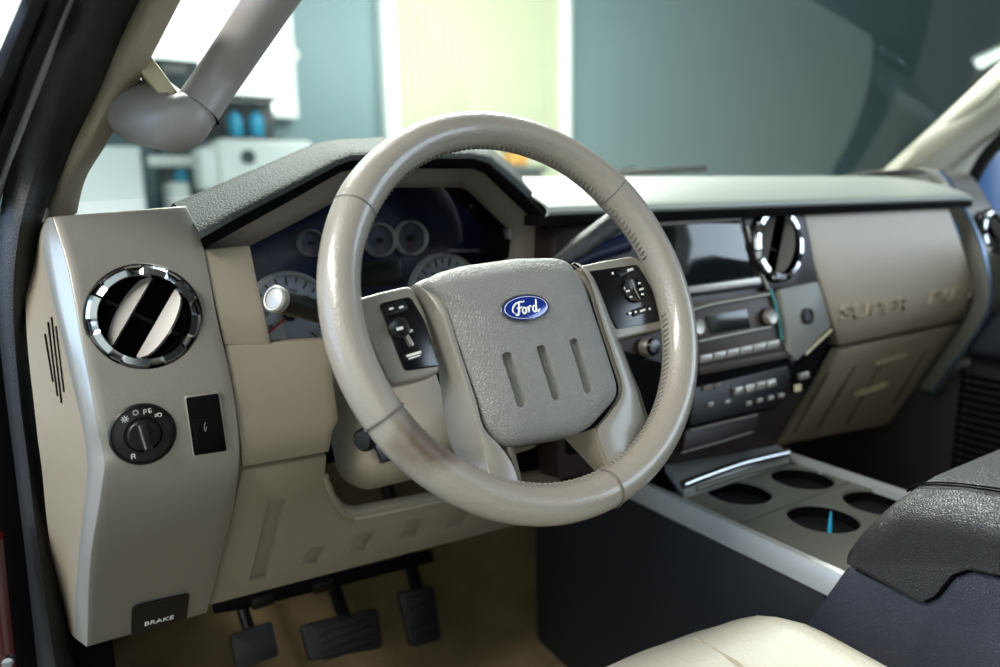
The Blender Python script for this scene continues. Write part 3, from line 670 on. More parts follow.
# ================================================================== instrument cluster
fc = Fr((.30, .842, .72), (0, -1, .06))
IC = thing('instrument_cluster', fc.O, 'dark instrument cluster with round white dials under the hood', 'instrument cluster')
poly = [fc.px(p) for p in [(244, 250), (360, 180), (472, 180), (520, 230), (518, 268), (505, 345), (268, 352)]]
link('back_plate', prism(fc, poly, -.03, 0, .001), M['navy'], IC)
def dial(pc, R, name, nt, tick0, tick1, needle, big=True):
    a, b = fc.px(pc)
    d = link(name, lathe(fc, [(0, .003), (R*.90, .004), (R*.93, .004), (R*.93, .001), (0, .001)], 48, (a, b)), M['dial'] if nt > 12 else M['dial_dark'], IC)
    link('rim', lathe(fc, [(R*.92, .002), (R*.93, .012), (R*.97, .014), (R*1.02, .010), (R*1.03, 0)], 48, (a, b)), M['dial_rim'], d)
    segs = []
    for k in range(nt):
        th = math.radians(lerp(tick0, tick1, k/(nt-1))); r0 = R*(.70 if k % 2 == 0 else .78)
        segs.append(((a+r0*math.cos(th), b+r0*math.sin(th)), (a+R*.87*math.cos(th), b+R*.87*math.sin(th))))
    link('ticks', sticks(fc, segs, R*.035, .004, .0046), M['black'], d)
    th = math.radians(needle); s = sticks(fc, [((a-R*.1*math.cos(th), b-R*.1*math.sin(th)), (a+R*.72*math.cos(th), b+R*.72*math.sin(th)))], R*.05, .007, .0085)
    link('needle', s, M['red'], d)
    link('needle_cap', lathe(fc, [(R*.16, .004), (R*.16, .010), (0, .011)], 20, (a, b)), M['black'], d)
    if nt > 12:
        nums = []
        for k, n_ in enumerate(['10', '20', '30', '40', '50', '60', '70'] if nt > 15 else ['1', '2', '3', '4']):
            th = math.radians(lerp(tick0, tick1, (k*2+1)/(nt-1)) if nt > 15 else lerp(tick0, tick1, (k*3+2)/(nt-1)))
            nums.append(text_bm(n_, fc, a+R*.56*math.cos(th), b+R*.56*math.sin(th), R*.17, .0043, .0002))
        link('numerals', join(*nums), M['black'], d)
ppm = lambda p, n: abs(fc.px((p[0]+n, p[1]))[0]-fc.px(p)[0])
dial((288, 314), ppm((288, 314), 41), 'tachometer', 17, 225, -45, 215)
dial((443, 292), ppm((443, 292), 33), 'speedometer', 19, 225, -45, 222)
for p, n in (((310, 243), 14), ((345, 241), 15), ((378, 240), 16.5), ((409, 238), 16.5)): dial(p, ppm(p, n)*.92, 'small_gauge', 7, 150, 30, 250, 1)
dp = [fc.px(p, .004) for p in [(352, 262), (400, 259), (404, 284), (356, 288)]]
link('display', prism(fc, rnd(dp, .002), 0, .004, .001), M['lcd'], IC)
fl = [fc.px(p, .06) for p in [(246, 247), (360, 186), (472, 186), (516, 229), (512, 266)]]
link('lens', grid([[fc.P(*fc.px(p), .062) for p in [(252, 247), (288, 229), (325, 209), (360, 191), (420, 190), (464, 190), (490, 211), (511, 230)]], [fc.P(*fc.px(p), .056) for p in [(275, 345), (310, 340), (340, 336), (370, 330), (420, 322), (450, 318), (480, 314), (508, 310)]]], .002, (0, -1, 0)), M['lens'], IC)
br_ = [fc.px(p, .02) for p in [(449, 249), (479, 249), (479, 252.5), (449, 252.5)]]
link('trim_bar', prism(fc, br_, .015, .022, .0006), M['satin'], IC)
# dimmer block at the right end of the bezel
fd = Fr(onY((527, 250), .775), (0, -1, .15)); t = thing('dimmer_switch', fd.O, 'black thumb dimmer switch at the right end of the cluster bezel', 'switch')
link('plate', prism(fd, rnd([fd.px(p) for p in [(509, 229), (541, 232), (548, 268), (513, 272)]], .002), -.015, 0, .001), M['taupe'], t)
link('silver_edge', prism(fd, [fd.px(p) for p in [(508, 229), (515, 229), (520, 258), (513, 262)]], -.01, .004, .001), M['edge'], t)
link('thumb_wheel', prism(fd, rnd([fd.px(p) for p in [(524, 237), (537, 236), (543, 259), (528, 261)]], .005), -.01, .006, .003), M['black'], t)
link('dark_insert', prism(fd, rnd([fd.px(p) for p in [(546, 222), (556, 220), (566, 266), (553, 268)]], .003), -.01, .003, .001), M['gloss'], t)
t2_ = [fd.px(p, .003) for p in [(549.5, 228), (554, 228), (560, 252), (554.5, 252)]]
link('insert_edge', prism(fd, t2_, .002, .005, .0006), M['edge'], t)

# ================================================================== steering column
CW = Vector((.3744, .5395, .7002)); nW = Vector((0, -.9047, .4261))
w = Fr(CW, nW)
SC = thing('steering_column', w.P(0, 0, -.2), 'beige steering column shroud behind the steering wheel', 'steering column')
def sect(h, hw, b0, b1, r): return [w.P(p[0], p[1], h) for p in rnd([(-hw, b0+.022), (-hw*.80, b0), (hw*.80, b0), (hw, b0+.022), (hw, b1-.03), (hw*.7, b1), (-hw*.7, b1), (-hw, b1-.03)], r, 3)]
bm = bmesh.new(); prev = None
for h, hw, b0, b1 in ((-.26, .126, -.122, .06), (-.20, .120, -.122, .06), (-.15, .103, -.116, .055), (-.10, .080, -.105, .05), (-.075, .066, -.09, .045)):
    R = [bm.verts.new(p) for p in sect(h, hw, b0, b1, .012)]
    if prev: bridge(bm, prev, R)
    else: bm.faces.new(R)
    prev = R
bm.faces.new(prev[::-1]); link('shroud', bm, M['beige'], SC, 45)
link('collar', lathe(w, [(.052, -.08), (.052, -.045), (.046, -.04), (0, -.04)], 32), M['black'], SC)
# tilt lever + ignition
a, b = w.px((366, 439), -.16); fi = Fr(w.P(a, b, -.16), Vector((-.75, -.6, .1)))
link('ignition_lock', lathe(fi, [(.012, -.03), (.012, .004), (.009, .008), (0, .009)], 24), M['black'], SC)
q = [w.pp((374, 445), -.12), w.pp((381, 463), -.12), w.pp((396, 458), -.11), w.pp((390, 440), -.11)]
link('tilt_lever', (lambda b_: (bev(b_, .002, 2), b_)[1])(bm_poly(q, [p+w.n*-.03+Vector((.01, 0, 0)) for p in q])), M['gloss'], SC)
# turn-signal stalk
tip = onY((275, 299), .625); root_ = Vector((.285, .70, .665)); ax = (tip-root_).normalized()
st = link('turn_signal_stalk', tube([root_, root_.lerp(tip, .35), root_.lerp(tip, .6), tip], [.007, .0085, .0105, .0112], 20), M['black'], SC)
ft = Fr(tip, (ax*.55+Vector((-.15, -.8, .1))).normalized()); ft = Fr(tip, ax)
link('silver_cap', lathe(ft, [(.0112, -.006), (.0120, -.003), (.0120, .001), (.0105, .0024), (.0092, .0022), (.0088, .0012), (.004, .0018), (0, .0019)], 28), M['satin'], st)
# shift lever
t1 = onY((614, 222), .655); t0 = Vector((.455, .665, .70)); ax = (t1-t0).normalized()
sl_ = link('shift_lever', tube([t0, t0.lerp(t1, .4), t0.lerp(t1, .55), t1], [.008, .009, .0125, .0135], 20), M['arm'], SC)
ft = Fr(t1, ax); link('end_button', lathe(ft, [(.0135, -.001), (.0125, .003), (.008, .004), (0, .004)], 24), M['navy'], sl_)
fq = onY((600, 243), .675)
wip = link('wiper_stalk', tube([Vector((.47, .70, .69)), onY((590, 255), .69), onY((626, 243), .685)], [.007, .010, .0125], 18), M['navy'], SC)

# ================================================================== steering wheel
SW = thing('steering_wheel', CW, 'worn beige leather steering wheel with four spokes and blue oval emblem', 'steering wheel')
RR, rr, ra = .1795, .0172, .0190
bm = bmesh.new(); N = 160; Q = 28; prev = None; first = None
for i in range(N):
    th = 2*math.pi*i/N; R = []
    d = math.degrees(th) % 360
    swell = 1+.07*max(0, 1-abs(((d-38+180) % 360)-180)/18)+.07*max(0, 1-abs(((d-142+180) % 360)-180)/18)
    for k in range(Q):
        ph = 2*math.pi*k/Q
        cr, sr = math.cos(ph), math.sin(ph)
        R.append(bm.verts.new(w.P((RR+rr*swell*cr)*math.cos(th), (RR+rr*swell*cr)*math.sin(th), ra*swell*sr)))
    if prev: bridge(bm, prev, R)
    else: first = R
    prev = R
bridge(bm, prev, first)
# leather with a brown worn patch low on the left, greyer gloss elsewhere
wm = mat('worn_rim_leather', (134, 128, 118), .36, grain=('n', 420, .0005), coat=.4)
nt = wm.node_tree; bs = nt.nodes['Principled BSDF']
tc = nt.nodes.new('ShaderNodeTexCoord'); n1 = nt.nodes.new('ShaderNodeTexNoise'); n1.inputs['Scale'].default_value = 40; n1.inputs['Detail'].default_value = 8
nt.links.new(tc.outputs['Object'], n1.inputs['Vector'])
wp = w.P(RR*math.cos(math.radians(216))*.93, RR*math.sin(math.radians(216))*.93, .014)-CW
vd = nt.nodes.new('ShaderNodeVectorMath'); vd.operation = 'DISTANCE'; nt.links.new(tc.outputs['Object'], vd.inputs[0])
ad = nt.nodes.new('ShaderNodeMath'); ad.operation = 'MULTIPLY_ADD'; ad.inputs[1].default_value = .022; nt.links.new(n1.outputs['Fac'], ad.inputs[0]); nt.links.new(vd.outputs['Value'], ad.inputs[2])
rm = nt.nodes.new('ShaderNodeMapRange'); rm.inputs[1].default_value = .030; rm.inputs[2].default_value = .046; rm.inputs[3].default_value = .9; rm.inputs[4].default_value = 0
nt.links.new(ad.outputs[0], rm.inputs[0])
mx = nt.nodes.new('ShaderNodeMix'); mx.data_type = 'RGBA'; mx.inputs[6].default_value = lin((134, 128, 118)); mx.inputs[7].default_value = lin((82, 66, 54))
nt.links.new(rm.outputs[0], mx.inputs[0]); nt.links.new(mx.outputs[2], bs.inputs['Base Color'])
RIM = link('rim', bm, wm, SW)
vd.inputs[1].default_value = wp+CW-WM[RIM.name].translation
for deg in (146, 39, -80, 205):
    th = math.radians(deg); er = Vector((math.cos(th), math.sin(th))); pts = []
    for k in range(24):
        ph = 2*math.pi*k/24; R_ = RR+(rr*1.035)*math.cos(ph); pts.append(w.P(er.x*R_, er.y*R_, ra*1.035*math.sin(ph)))
    link('seam', tube(pts, .0010, 6, closed=True), M['seam'], RIM)
bm = bmesh.new()
for i in range(190):
    th = 2*math.pi*i/190
    d = math.degrees(th) % 360
    if 152 < d < 185 or 352 < d or d < 12: continue
    er = Vector((math.cos(th), math.sin(th))); e2 = Vector((math.cos(th+.012), math.sin(th+.012)))
    R0_ = RR-rr*.985
    p0 = w.P(er.x*R0_, er.y*R0_, -.0045); p1 = w.P(e2.x*R0_, e2.y*R0_, .0035)
    tube([p0, p0.lerp(p1, .5)-Vector(w.u*er.x+w.v*er.y)*.0013, p1], .0011, 6, bm=bm)
link('stitching', bm, M['spoke'], RIM)
# hub
hub = rnd([w.px(p) for p in [(424, 281), (437, 271), (464, 263.5), (518, 256), (558, 255.5), (571, 260), (586, 283), (604, 336), (619.5, 385), (619, 398), (594, 426), (579, 434.5), (545, 440), (511, 446.5), (501, 442), (487, 426), (478, 399), (460, 349), (442, 300)]], .006, 3)
PAD = link('airbag_cover', dome(w, hub, [(.97, -.040), (1.0, -.030), (1.0, -.010), (.992, -.005), (.972, -.001), (.93, .0025), (.80, .006), (.5, .0085), (.2, .009)]), M['pad'], SW, 45)
cs = []
for p0, p1 in (((504.5, 353), (522, 407)), ((538.5, 346), (556.5, 400)), ((571.5, 339), (588.5, 393))):
    a = Vector(w.px(p0, .006)); b = Vector(w.px(p1, .006)); c_ = (a+b)/2; d = b-a
    cs.append(prism(w, quad(c_.x, c_.y, .0105, d.length, math.atan2(d.y, d.x)-math.pi/2, .005), .0028, .03))
cut(PAD, *cs)
hubb = [(p[0]*1.0, p[1]*1.0) for p in hub]
link('hub_core', dome(w, [(p[0]*1.0, p[1]*.98) for p in hub], [(.8, -.075), (1.02, -.055), (1.02, -.022)]), M['soft'], SW)
# emblem
he = .0092; ea, eb = w.px((524.7, 308.3), he); fe = Fr(w.P(ea, eb, he), w.n, w.u*math.cos(math.radians(2))+w.v*math.sin(math.radians(2)))
RX, RY = .0262, .0128
oval = circ(0, 0, RX, 48, RY); ring = lambda s: [(p[0]*s if True else 0, p[1]*(1-(1-s)*1.7)) for p in oval]
EM = link('emblem', dome(fe, oval, [(1.0, -.004), (1.0, .0012), (.985, .0018)]), M['chrome'], SW)
link('blue_field', dome(fe, [(p[0]*.93, p[1]*.88) for p in oval], [(1.0, .001), (1.0, .0022), (.9, .0027), (.6, .0030)]), M['enamel'], EM)
line = [(p[0]*.875, p[1]*.78) for p in circ(0, 0, RX, 56, RY)]
link('inner_line', tube([fe.P(p[0], p[1], .0025) for p in line], .00032, 6, closed=True), M['white'], EM)
def stroke(pts, r, bm, h=.0031):
    P = smooth_path([fe.P((x+.4)*.00104, (y-.3)*.00108, h) for x, y in pts], 6); n = len(P)
    R_ = [r*(.45+.55*math.sin(math.pi*min(1, max(0, .12+.76*i/(n-1))))) for i in range(n)]
    tube(P, R_, 8, bm=bm, ref=tuple(fe.n), sx=.5)
bm = bmesh.new()
stroke([(-13.8, -3.2), (-15.2, -1.6), (-14.2, 1.2), (-10.8, 4.2), (-6, 5.6), (-2.4, 5.4), (-.6, 5.9)], .00085, bm)     # F top flourish
stroke([(-6.4, 5.2), (-7.6, 2), (-8.8, -2), (-10.4, -4.6), (-12.4, -5), (-13.2, -4)], .00115, bm)                      # F stem
stroke([(-10.6, .6), (-8, .4), (-5.4, 1.0), (-4.6, 1.6)], .0007, bm)
stroke([(-3.2, .4), (-4.9, -1.2), (-5.2, -3.6), (-3.8, -4.6), (-1.8, -3.4), (-1.4, -.8), (-2.6, .5), (-3.2, .4)], .00095, bm)   # o
stroke([(-1.6, .3), (-.2, -.3), (.8, .2)], .0006, bm)
stroke([(1.6, .8), (1.5, -1.6), (.8, -4.4)], .0011, bm); stroke([(1.4, -1.8), (2.6, .2), (4.0, 1.0), (4.8, .2)], .00085, bm)      # r
stroke([(9.4, .2), (7.6, .6), (6.0, -1.2), (5.8, -3.6), (7.2, -4.6), (8.8, -3.2), (9.6, -.6)], .00095, bm)                     # d bowl
stroke([(11.6, 6), (10.6, 2.6), (9.4, -1.6), (9.0, -3.8), (10.2, -4.6), (11.8, -3.8), (12.8, -2.8)], .00105, bm)               # d stem
link('script_lettering', bm, M['white'], EM)
a, b = w.px((536, 333), .008); link('airbag_lettering', text_bm('AIRBAG', w, a, b, .0062, .0070, .0012), M['pad'], PAD)
for pc in ((477, 318), (570, 299)):
    a, b = w.px(pc, .004); link('horn_symbol', sticks(w, [((a-.006, b+.001), (a-.001, b+.001)), ((a-.006, b-.002), (a-.001, b-.002)), ((a-.001, b+.001), (a+.005, b+.004)), ((a-.001, b-.002), (a+.005, b-.005)), ((a+.005, b-.005), (a+.005, b+.004)), ((a-.007, b-.002), (a-.007, b+.002))], .0009, .0035, .0062), M['pad'], PAD)
# spoke shells
def spoke(cols, name, m):
    rows = [[w.pp(p, h) for p, h in zip(r, hs)] for r, hs in cols]
    return link(name, grid(dens(rows, 4), .006, tuple(w.n*-1), .0008), m, SW, 50)
hs = [-.034, -.003, .0, .0, -.02]
spoke([([(400, 293), (413, 285), (420, 281), (427, 278), (428, 279)], [-.034, -.018, -.016, -.016, -.026]),
       ([(410, 300), (424, 290), (431, 287), (437, 286), (437, 286)], [-.034, -.009, -.007, -.006, -.02]),
       ([(419, 312), (437, 309), (442, 309), (447.5, 309.5), (447.5, 310)], hs), ([(430, 334), (449, 343), (453, 344), (458, 345), (458, 345)], hs),
       ([(440, 366), (461, 381), (466, 383), (471, 385), (471, 385)], hs), ([(445, 400), (468, 402), (472, 402), (476.5, 403), (476.5, 403)], hs),
       ([(450, 432), (475, 426), (479, 427), (484, 428.5), (484, 428)], hs), ([(455, 447), (481, 445), (489, 446), (500, 446), (500, 446)], hs),
       ([(462, 460), (486, 463), (498, 464), (514, 467), (512, 467)], hs), ([(470, 474), (492, 481), (505, 485), (521, 492), (519, 492)], [-.02, .002, .002, .0, -.02])], 'left_spoke', M['spoke'])
hr_ = [-.02, -.0, -.0, -.004, -.034]
spoke([([(574, 262), (574.5, 262.5), (577, 263), (580, 264), (585, 266)], [-.026, -.016, -.016, -.018, -.034]), ([(581, 268), (581.5, 268.5), (585, 270), (590, 273), (594, 276)], [-.02, -.004, -.004, -.008, -.034]),
       ([(590, 283), (590.5, 283.5), (595, 286), (599, 291), (604, 296)], hr_), ([(602, 322), (602.5, 323), (607, 325), (613, 329), (617, 331)], hr_),
       ([(614.5, 360), (615, 361), (621, 363), (627, 366), (630, 368)], hr_), ([(622, 390), (622.5, 391), (628, 391), (636, 391), (640, 391)], hr_),
       ([(609, 414), (609.5, 414), (623, 412), (641, 409), (645, 409)], hr_), ([(597, 430), (597.5, 430), (616, 428), (646, 425), (650, 425)], hr_),
       ([(600, 447), (603, 448), (618, 446), (644, 436), (650, 436)], hr_), ([(606, 464), (609, 466), (622, 458), (638, 446), (648, 444)], [-.02, .0, .0, .0, -.02])], 'right_spoke', M['spoke'])
uf = [[w.pp((595, 428), -.003), w.pp((602, 446), -.003), w.pp((609, 466), -.003)], [w.pp((580, 433), -.022), w.pp((590, 450), -.018), w.pp((606, 474), -.014)], [w.pp((566, 437), -.04), w.pp((584, 456), -.035), w.pp((605, 479), -.026)]]
link('spoke_underside', grid(uf, .004, tuple(w.n*-1)), M['beige'], SW)
lo_ = [[w.pp((509, 447), -.004), w.pp((515, 467), -.004), w.pp((521, 491), -.004)], [w.pp((514, 448), -.03), w.pp((519, 468), -.03), w.pp((524, 490), -.03)]]
link('spoke_underside', grid(lo_, .004, tuple(w.n*-1)), M['beige'], SW)
# switch panels
def swpanel(name, outer, inner, h):
    o = link(name, prism(w, rnd([w.px(p, h) for p in outer], .008, 4), -.036, h, .004, 3), M['spoke'], SW)
    k = link('switch_plate', prism(w, rnd([w.px(p, h) for p in inner], .004, 3), h-.006, h+.0008, .0006), M['gloss'], o)
    return k
LP = swpanel('left_switch_pod', [(351, 300), (378, 292), (412, 284), (426, 312), (443, 372), (420, 379), (390, 385), (374, 350)], [(378.5, 304), (410, 296.5), (424, 320), (440, 366), (404, 371.5), (390, 335)], -.012)
def btn(p, wd, ht, deg, h0, h1, name, m, par, r=.002):
    a, b = w.px(p, -.011); k = .00088
    return link(name, prism(w, quad(a, b, wd*k, ht*k, math.radians(deg), r), h0, h1, .0006), m, par)
B1 = btn((395, 309), 24, 10, 12, -.012, -.008, 'rocker_button', M['black'], SW, .004)
for dx in (-5, 5): btn((395+dx, 309-dx*.15), 5, 2.2, 10, -.0085, -.0074, 'print', M['white'], B1, .0008)
a, b = w.px((398, 329), -.011); B2 = link('round_button', lathe(w, [(.0092, -.012), (.0092, -.007), (.008, -.006), (.0068, -.0068), (0, -.0072)], 28, (a, b)), M['black'], SW)
btn((398, 330), 7, 3, 8, -.0075, -.0062, 'print', M['white'], B2, .0005)
btn((410, 331), 6, 3, 8, -.0125, -.0105, 'side_print', M['white'], SW, .0005)
B3 = btn((408, 341.5), 4, 12, 16, -.012, -.0065, 'lever_button', M['satin'], SW, .0015)
B4 = btn((412.5, 356), 21, 9, 8, -.012, -.008, 'rocker_button', M['black'], SW, .003)
btn((412.5, 355), 16, 2.6, 8, -.0085, -.0074, 'print', M['white'], B4, .0005); btn((413, 358), 13, 1.4, 8, -.0085, -.0074, 'print', M['white'], B4, .0003)
RP = swpanel('right_switch_pod', [(578, 266), (606, 260), (634, 255.5), (647, 265), (674, 314), (669, 328), (640, 334), (614, 340)], [(588, 271.5), (637, 264.5), (645, 277), (664.5, 314), (660, 321), (616, 330)], -.012)
def rbtn(p, wd, ht, deg, name, m, par=None, h0=-.012, h1=-.009, r=.002):
    return btn(p, wd, ht, deg, h0, h1, name, m, par or SW, r)
R1 = rbtn((625, 271.5), 28, 7, 10, 'bar_button', M['black'], r=.003)
btn((629, 270.5), 10, 3, 9, -.0095, -.0084, 'print', M['white'], R1, .0005); btn((611.5, 274), 3, 3, 9, -.0095, -.0084, 'print', M['white'], R1, .001)
a, b = w.px((633, 290.5), -.011); R2 = link('round_button', lathe(w, [(.0138, -.012), (.0138, -.0085), (.0128, -.0075), (.0116, -.0085), (0, -.0092)], 32, (a, b)), M['gloss'], SW)
link('divider', prism(w, quad(a+.0008, b, .0008, .022, math.radians(14), 0), -.0095, -.0078), M['grey_print'], R2)
for p, l in (((626, 292), 7), ((629, 298), 5), ((640, 290), 7), ((641, 295), 4), ((638, 284), 4)): btn(p, l, 2.4, 8, -.0095, -.0078, 'print', M['white'], R2, .0005)
R3 = rbtn((640, 311), 28, 8, 9, 'bar_button', M['black'], r=.003)
for p, l in (((629, 314), 4), ((634.5, 312.5), 3), ((641.5, 311), 9), ((648.5, 309.5), 3)): btn(p, l, 2.6, 9, -.0095, -.0084, 'print', M['white'], R3, .0005)
# ================================================================== centre stack
fs = Fr((.84, .690, .70), (0, -.985, .17))
P2 = lambda pts, h=0: [fs.px(p, h) for p in pts]
def sp(name, pts, h0, h1, m, par, r=.002, wv=.001): return link(name, prism(fs, rnd(P2(pts, h1), r), h0, h1, wv), m, par)
CSK = thing('center_stack', fs.P(0, -.2, -.03), 'dark burgundy centre stack trim in the middle of the dashboard', 'centre stack')
sp('surround', [(556, 218), (640, 211), (802, 207), (808, 236), (815, 281), (792, 290), (788, 345), (812, 372), (803, 398), (776, 446), (640, 470), (560, 480), (552, 330)], -.05, -.004, M['wood'], CSK, .006, .003)
sp('lower_panel', [(560, 330), (690, 372), (789, 358), (795, 372), (776, 408), (690, 428), (640, 446), (568, 455)], -.03, -.001, M['soft'], CSK, .004)
# vent pod
vpod = [(741, 206), (803, 204), (811, 240), (817, 280), (800, 288), (766, 291), (752, 262)]
pod = sp('vent_surround', vpod, -.03, .004, M['wood'], CSK, .006, .003)
fv3 = Fr(fs.pp((777, 244), .006), fs.n); V3S = 1.22; cut(pod, lathe(fv3, [(0, -.06), (RV*V3S, -.06), (RV*V3S, .05), (0, .05)], 48))
cut(bpy.data.objects['surround'], lathe(fv3, [(0, -.06), (RV*V3S, -.06), (RV*V3S, .07), (0, .07)], 48))
copy_tree(V1, rotz(fv3, 10).M() @ Matrix.Scale(V3S, 4), 'chrome-ringed round air vent between the display screen and the glove box', 'round dash air vents')
tr = [fs.pp(p, .004) for p in [(746, 226), (752, 246), (759, 268), (768, 289)]]
link('trim_strip', tube(smooth_path(tr, 5), .0026, 10), M['satin'], CSK)
tr = [fs.pp(p, .004) for p in [(770, 289), (776, 308), (780, 328), (782, 340)]]
link('trim_strip', tube(smooth_path(tr, 5), .0026, 10), mat('teal_grey_trim', (70, 130, 134), .3, .5), CSK)  # teal reflection on the trim put into its colour
# display
DS = thing('display_screen', fs.pp((705, 250)), 'wide navigation display with a diagonal sheen in the centre stack', 'display')
sp('housing', [(650, 217), (742, 210), (764, 287), (688, 297)], -.02, .002, M['black'], DS, .003)
sp('top_trim', [(655, 219), (740, 213), (741.5, 220), (657, 226)], 0, .005, M['taupe'], DS, .001, .0008)
sp('screen', [(657, 227), (739, 220.5), (755, 276), (688, 285.5)], 0, .0028, M['screen'], DS, .001, .0004)
kb = sp('button_strip', [(688, 287), (760, 277), (762, 284), (690, 293.5)], 0, .0055, M['satin'], DS, .002)
# radio
RD = thing('radio', fs.pp((737, 322)), 'radio unit with dark green display and volume knob below the screen', 'radio')
sp('face', [(690, 303), (770, 291), (783, 345), (790, 352), (700, 370), (694, 340)], -.02, .001, M['brown'], RD, .003)
q = [fs.pp(p, .003) for p in [(690, 310), (712, 304), (740, 299), (768, 294)]]
link('upper_trim_bar', tube(smooth_path(q, 5), .0042, 12, sx=.7), M['satin'], RD)
sp('display', [(706, 316), (747, 309), (751, 328), (711, 334)], -.001, .0025, M['lcd'], RD, .001, .0004)
a, b = fs.px((767, 317), .003)
kn_ = link('volume_knob', lathe(fs, [(.0115, 0), (.0115, .012), (.0095, .014), (0, .012)], 32, (a, b)), M['satin'], RD)
link('knob_ring', lathe(fs, [(.014, 0), (.014, .004), (.0115, .005), (.0115, 0)], 32, (a, b)), M['black'], kn_)
a, b = fs.px((694, 327), .003); link('tuning_knob', lathe(fs, [(.0115, 0), (.0115, .012), (.0095, .014), (0, .012)], 32, (a, b)), M['satin'], RD)
q = [fs.pp(p, .003) for p in [(698, 341.5), (730, 335), (770, 327)]]; link('trim_line', tube(q, .0022, 10), M['satin'], RD)
for k in range(6):
    s0, s1 = k/6+.008, (k+1)/6-.008
    P_ = lambda s, dy: (lerp(700, 780, s), lerp(356, 339.5, s)+dy)
    sp('preset_button', [P_(s0, 0), P_(s1, 0), P_(s1, 7.5), P_(s0, 7.5)], -.001, .006, M['satin'], RD, .001, .0008)
sp('lower_lip', [(699, 367.5), (790, 350.5), (792, 357), (700, 375)], -.005, .003, M['brown'], RD, .002)
# climate / switch row
CL = thing('climate_panel', fs.pp((737, 396)), 'black climate control panel with a row of silver buttons', 'control panel')
sp('face', [(694, 388), (788, 366), (791, 378), (776, 406), (690, 426)], -.012, .002, M['black'], CL, .003)
for p in ((739.5, 391), (750.5, 388.5), (761.5, 386), (772, 383.5)):
    x, y = p; sp('silver_button', [(x-4.6, y-3), (x+4.4, y-5), (x+5, y+2.6), (x-4, y+4.6)], 0, .007, M['satin'], CL, .0012, .001)
for x, y in ((711, 404.5), (728, 402), (749.5, 403.5), (760.5, 400.5), (771.5, 398), (782, 395.5)):
    sp('small_button', [(x-2.6, y-1.6), (x+2.6, y-2.6), (x+2.6, y+1.8), (x-2.6, y+2.8)], 0, .005, M['satin'], CL, .001, .0006)
sp('toggle', [(704, 386), (713, 384), (713, 389), (704, 391)], 0, .005, M['taupe'], CL, .001); sp('toggle', [(715, 384), (722, 382.5), (722, 387), (715, 388.5)], 0, .005, M['taupe'], CL, .001)
# storage cubby frame
sp('cubby_frame', [(686, 431), (757, 414.5), (760, 432), (750, 440), (682, 455)], -.01, .0015, M['wood'], CSK, .003)
q = [fs.pp(p, .002) for p in [(690, 430.5), (725, 422), (757, 415)]]; link('cubby_edge', tube(q, .0018, 8), M['taupe'], CSK)
q = [fs.pp(p, .002) for p in [(681, 453), (720, 442), (752, 432)]]; link('cubby_edge', tube(q, .0016, 8), M['taupe'], CSK)
# grey outlet plate
OP = thing('outlet_plate', fs.pp((805, 325)), 'grey faceted plate with a round black socket beside the radio', 'plate')
sp('plate', [(780, 289.5), (818, 281.5), (823, 296), (831, 326), (797, 361), (790, 352), (787, 330)], -.02, .008, mat('grey_plate', (118, 118, 112), .5), OP, .003, .002)
a, b = fs.px((806.5, 316), .008); link('socket', lathe(fs, [(.0125, .006), (.0125, .0125), (.0105, .013), (.0095, .0105), (0, .0105)], 28, (a, b)), M['black'], OP)
q = [fs.pp(p, .008) for p in [(806, 354), (831, 330)]]; link('lit_edge', tube(q, .0022, 8), M['handle_in'], OP)  # beige tube paints the light caught along the plate edge
sp('side_block', [(797, 363), (831, 329), (829, 342), (809, 385), (800, 392), (793, 378)], -.03, .001, M['soft'], OP, .002)
sp('tab', [(800, 374), (809, 371.5), (810, 377.5), (801, 380)], 0, .005, M['satin'], OP, .001); sp('tab', [(796.5, 385), (801.5, 384), (802, 391), (797, 392)], 0, .005, M['handle_in'], OP, .001)
# 4x4 knob on dark lower panel
fk2 = Fr(fs.pp((650, 347), .004), fs.n); KB = thing('round_knob', fk2.O, 'small round black knob on the panel right of the column', 'knob')
link('ring', lathe(fk2, [(.013, -.012), (.013, .003), (.0115, .005), (.0115, -.003)], 28), M['satin'], KB)
link('dial', lathe(fk2, [(.0113, -.008), (.0113, .006), (.009, .010), (0, .011)], 28), M['gloss'], KB)

# ================================================================== centre console
X0, X1, ZT = .674, .957, .40
CO = thing('center_console', (XC, .4, 0), 'dark floor console with silver rails and cup holders between the seats', 'console')
link('base', join(box((X0+.006, .42, 0), (X1-.006, .972, .372), .006)), M['cons_side'], CO)
def rail(x, sgn, name):
    pr = [(0, -.030), (0, -.008), (.004, -.001), (.010, .0008), (.014, -.001), (.014, -.012)]
    rows = [[Vector((x+sgn*a, Y, ZT+b)) for a, b in pr] for Y in (.385, .45, .60, .70, .735)]
    return link(name, grid(rows, .004, (sgn*.7, 0, -.7)), M['cons'], CO)
rail(X0, 1, 'left_rail'); rail(X1, -1, 'right_rail')
# cup holder tray
cups = [onZ(p, .388) for p in [(739, 493), (802, 479), (823, 519), (878, 503)]]
TR_ = link('cup_holder_tray', box((X0+.014, .40, .300), (X1-.014, .675, .390), .003), M['tray'], CO)
f0 = Fr((0, 0, .39), (0, 0, 1))
cs = []
for c in cups:
    cs.append(lathe(f0, [(0, -.082), (.041, -.082), (.0445, .02), (0, .02)], 36, (c.x, c.y)))
g0, g1 = onZ((765, 513), .39), onZ((846, 485), .39); cs.append(box((X0+.02, (g0.y+g1.y)/2-.0015, .387), (X1-.02, (g0.y+g1.y)/2+.0015, .40)))
cut(TR_, *cs)
for c in cups: link('cup_liner', lathe(f0, [(.0441, -.004), (.0408, -.081), (0, -.081), (0, -.079), (.0395, -.079), (.0428, -.004)], 36, (c.x, c.y), close=False), M['soft'], TR_)
q = [onZ((683, 485), .412), onZ((705, 476.5), .414), onZ((745, 463), .414), onZ((787, 453), .412)]
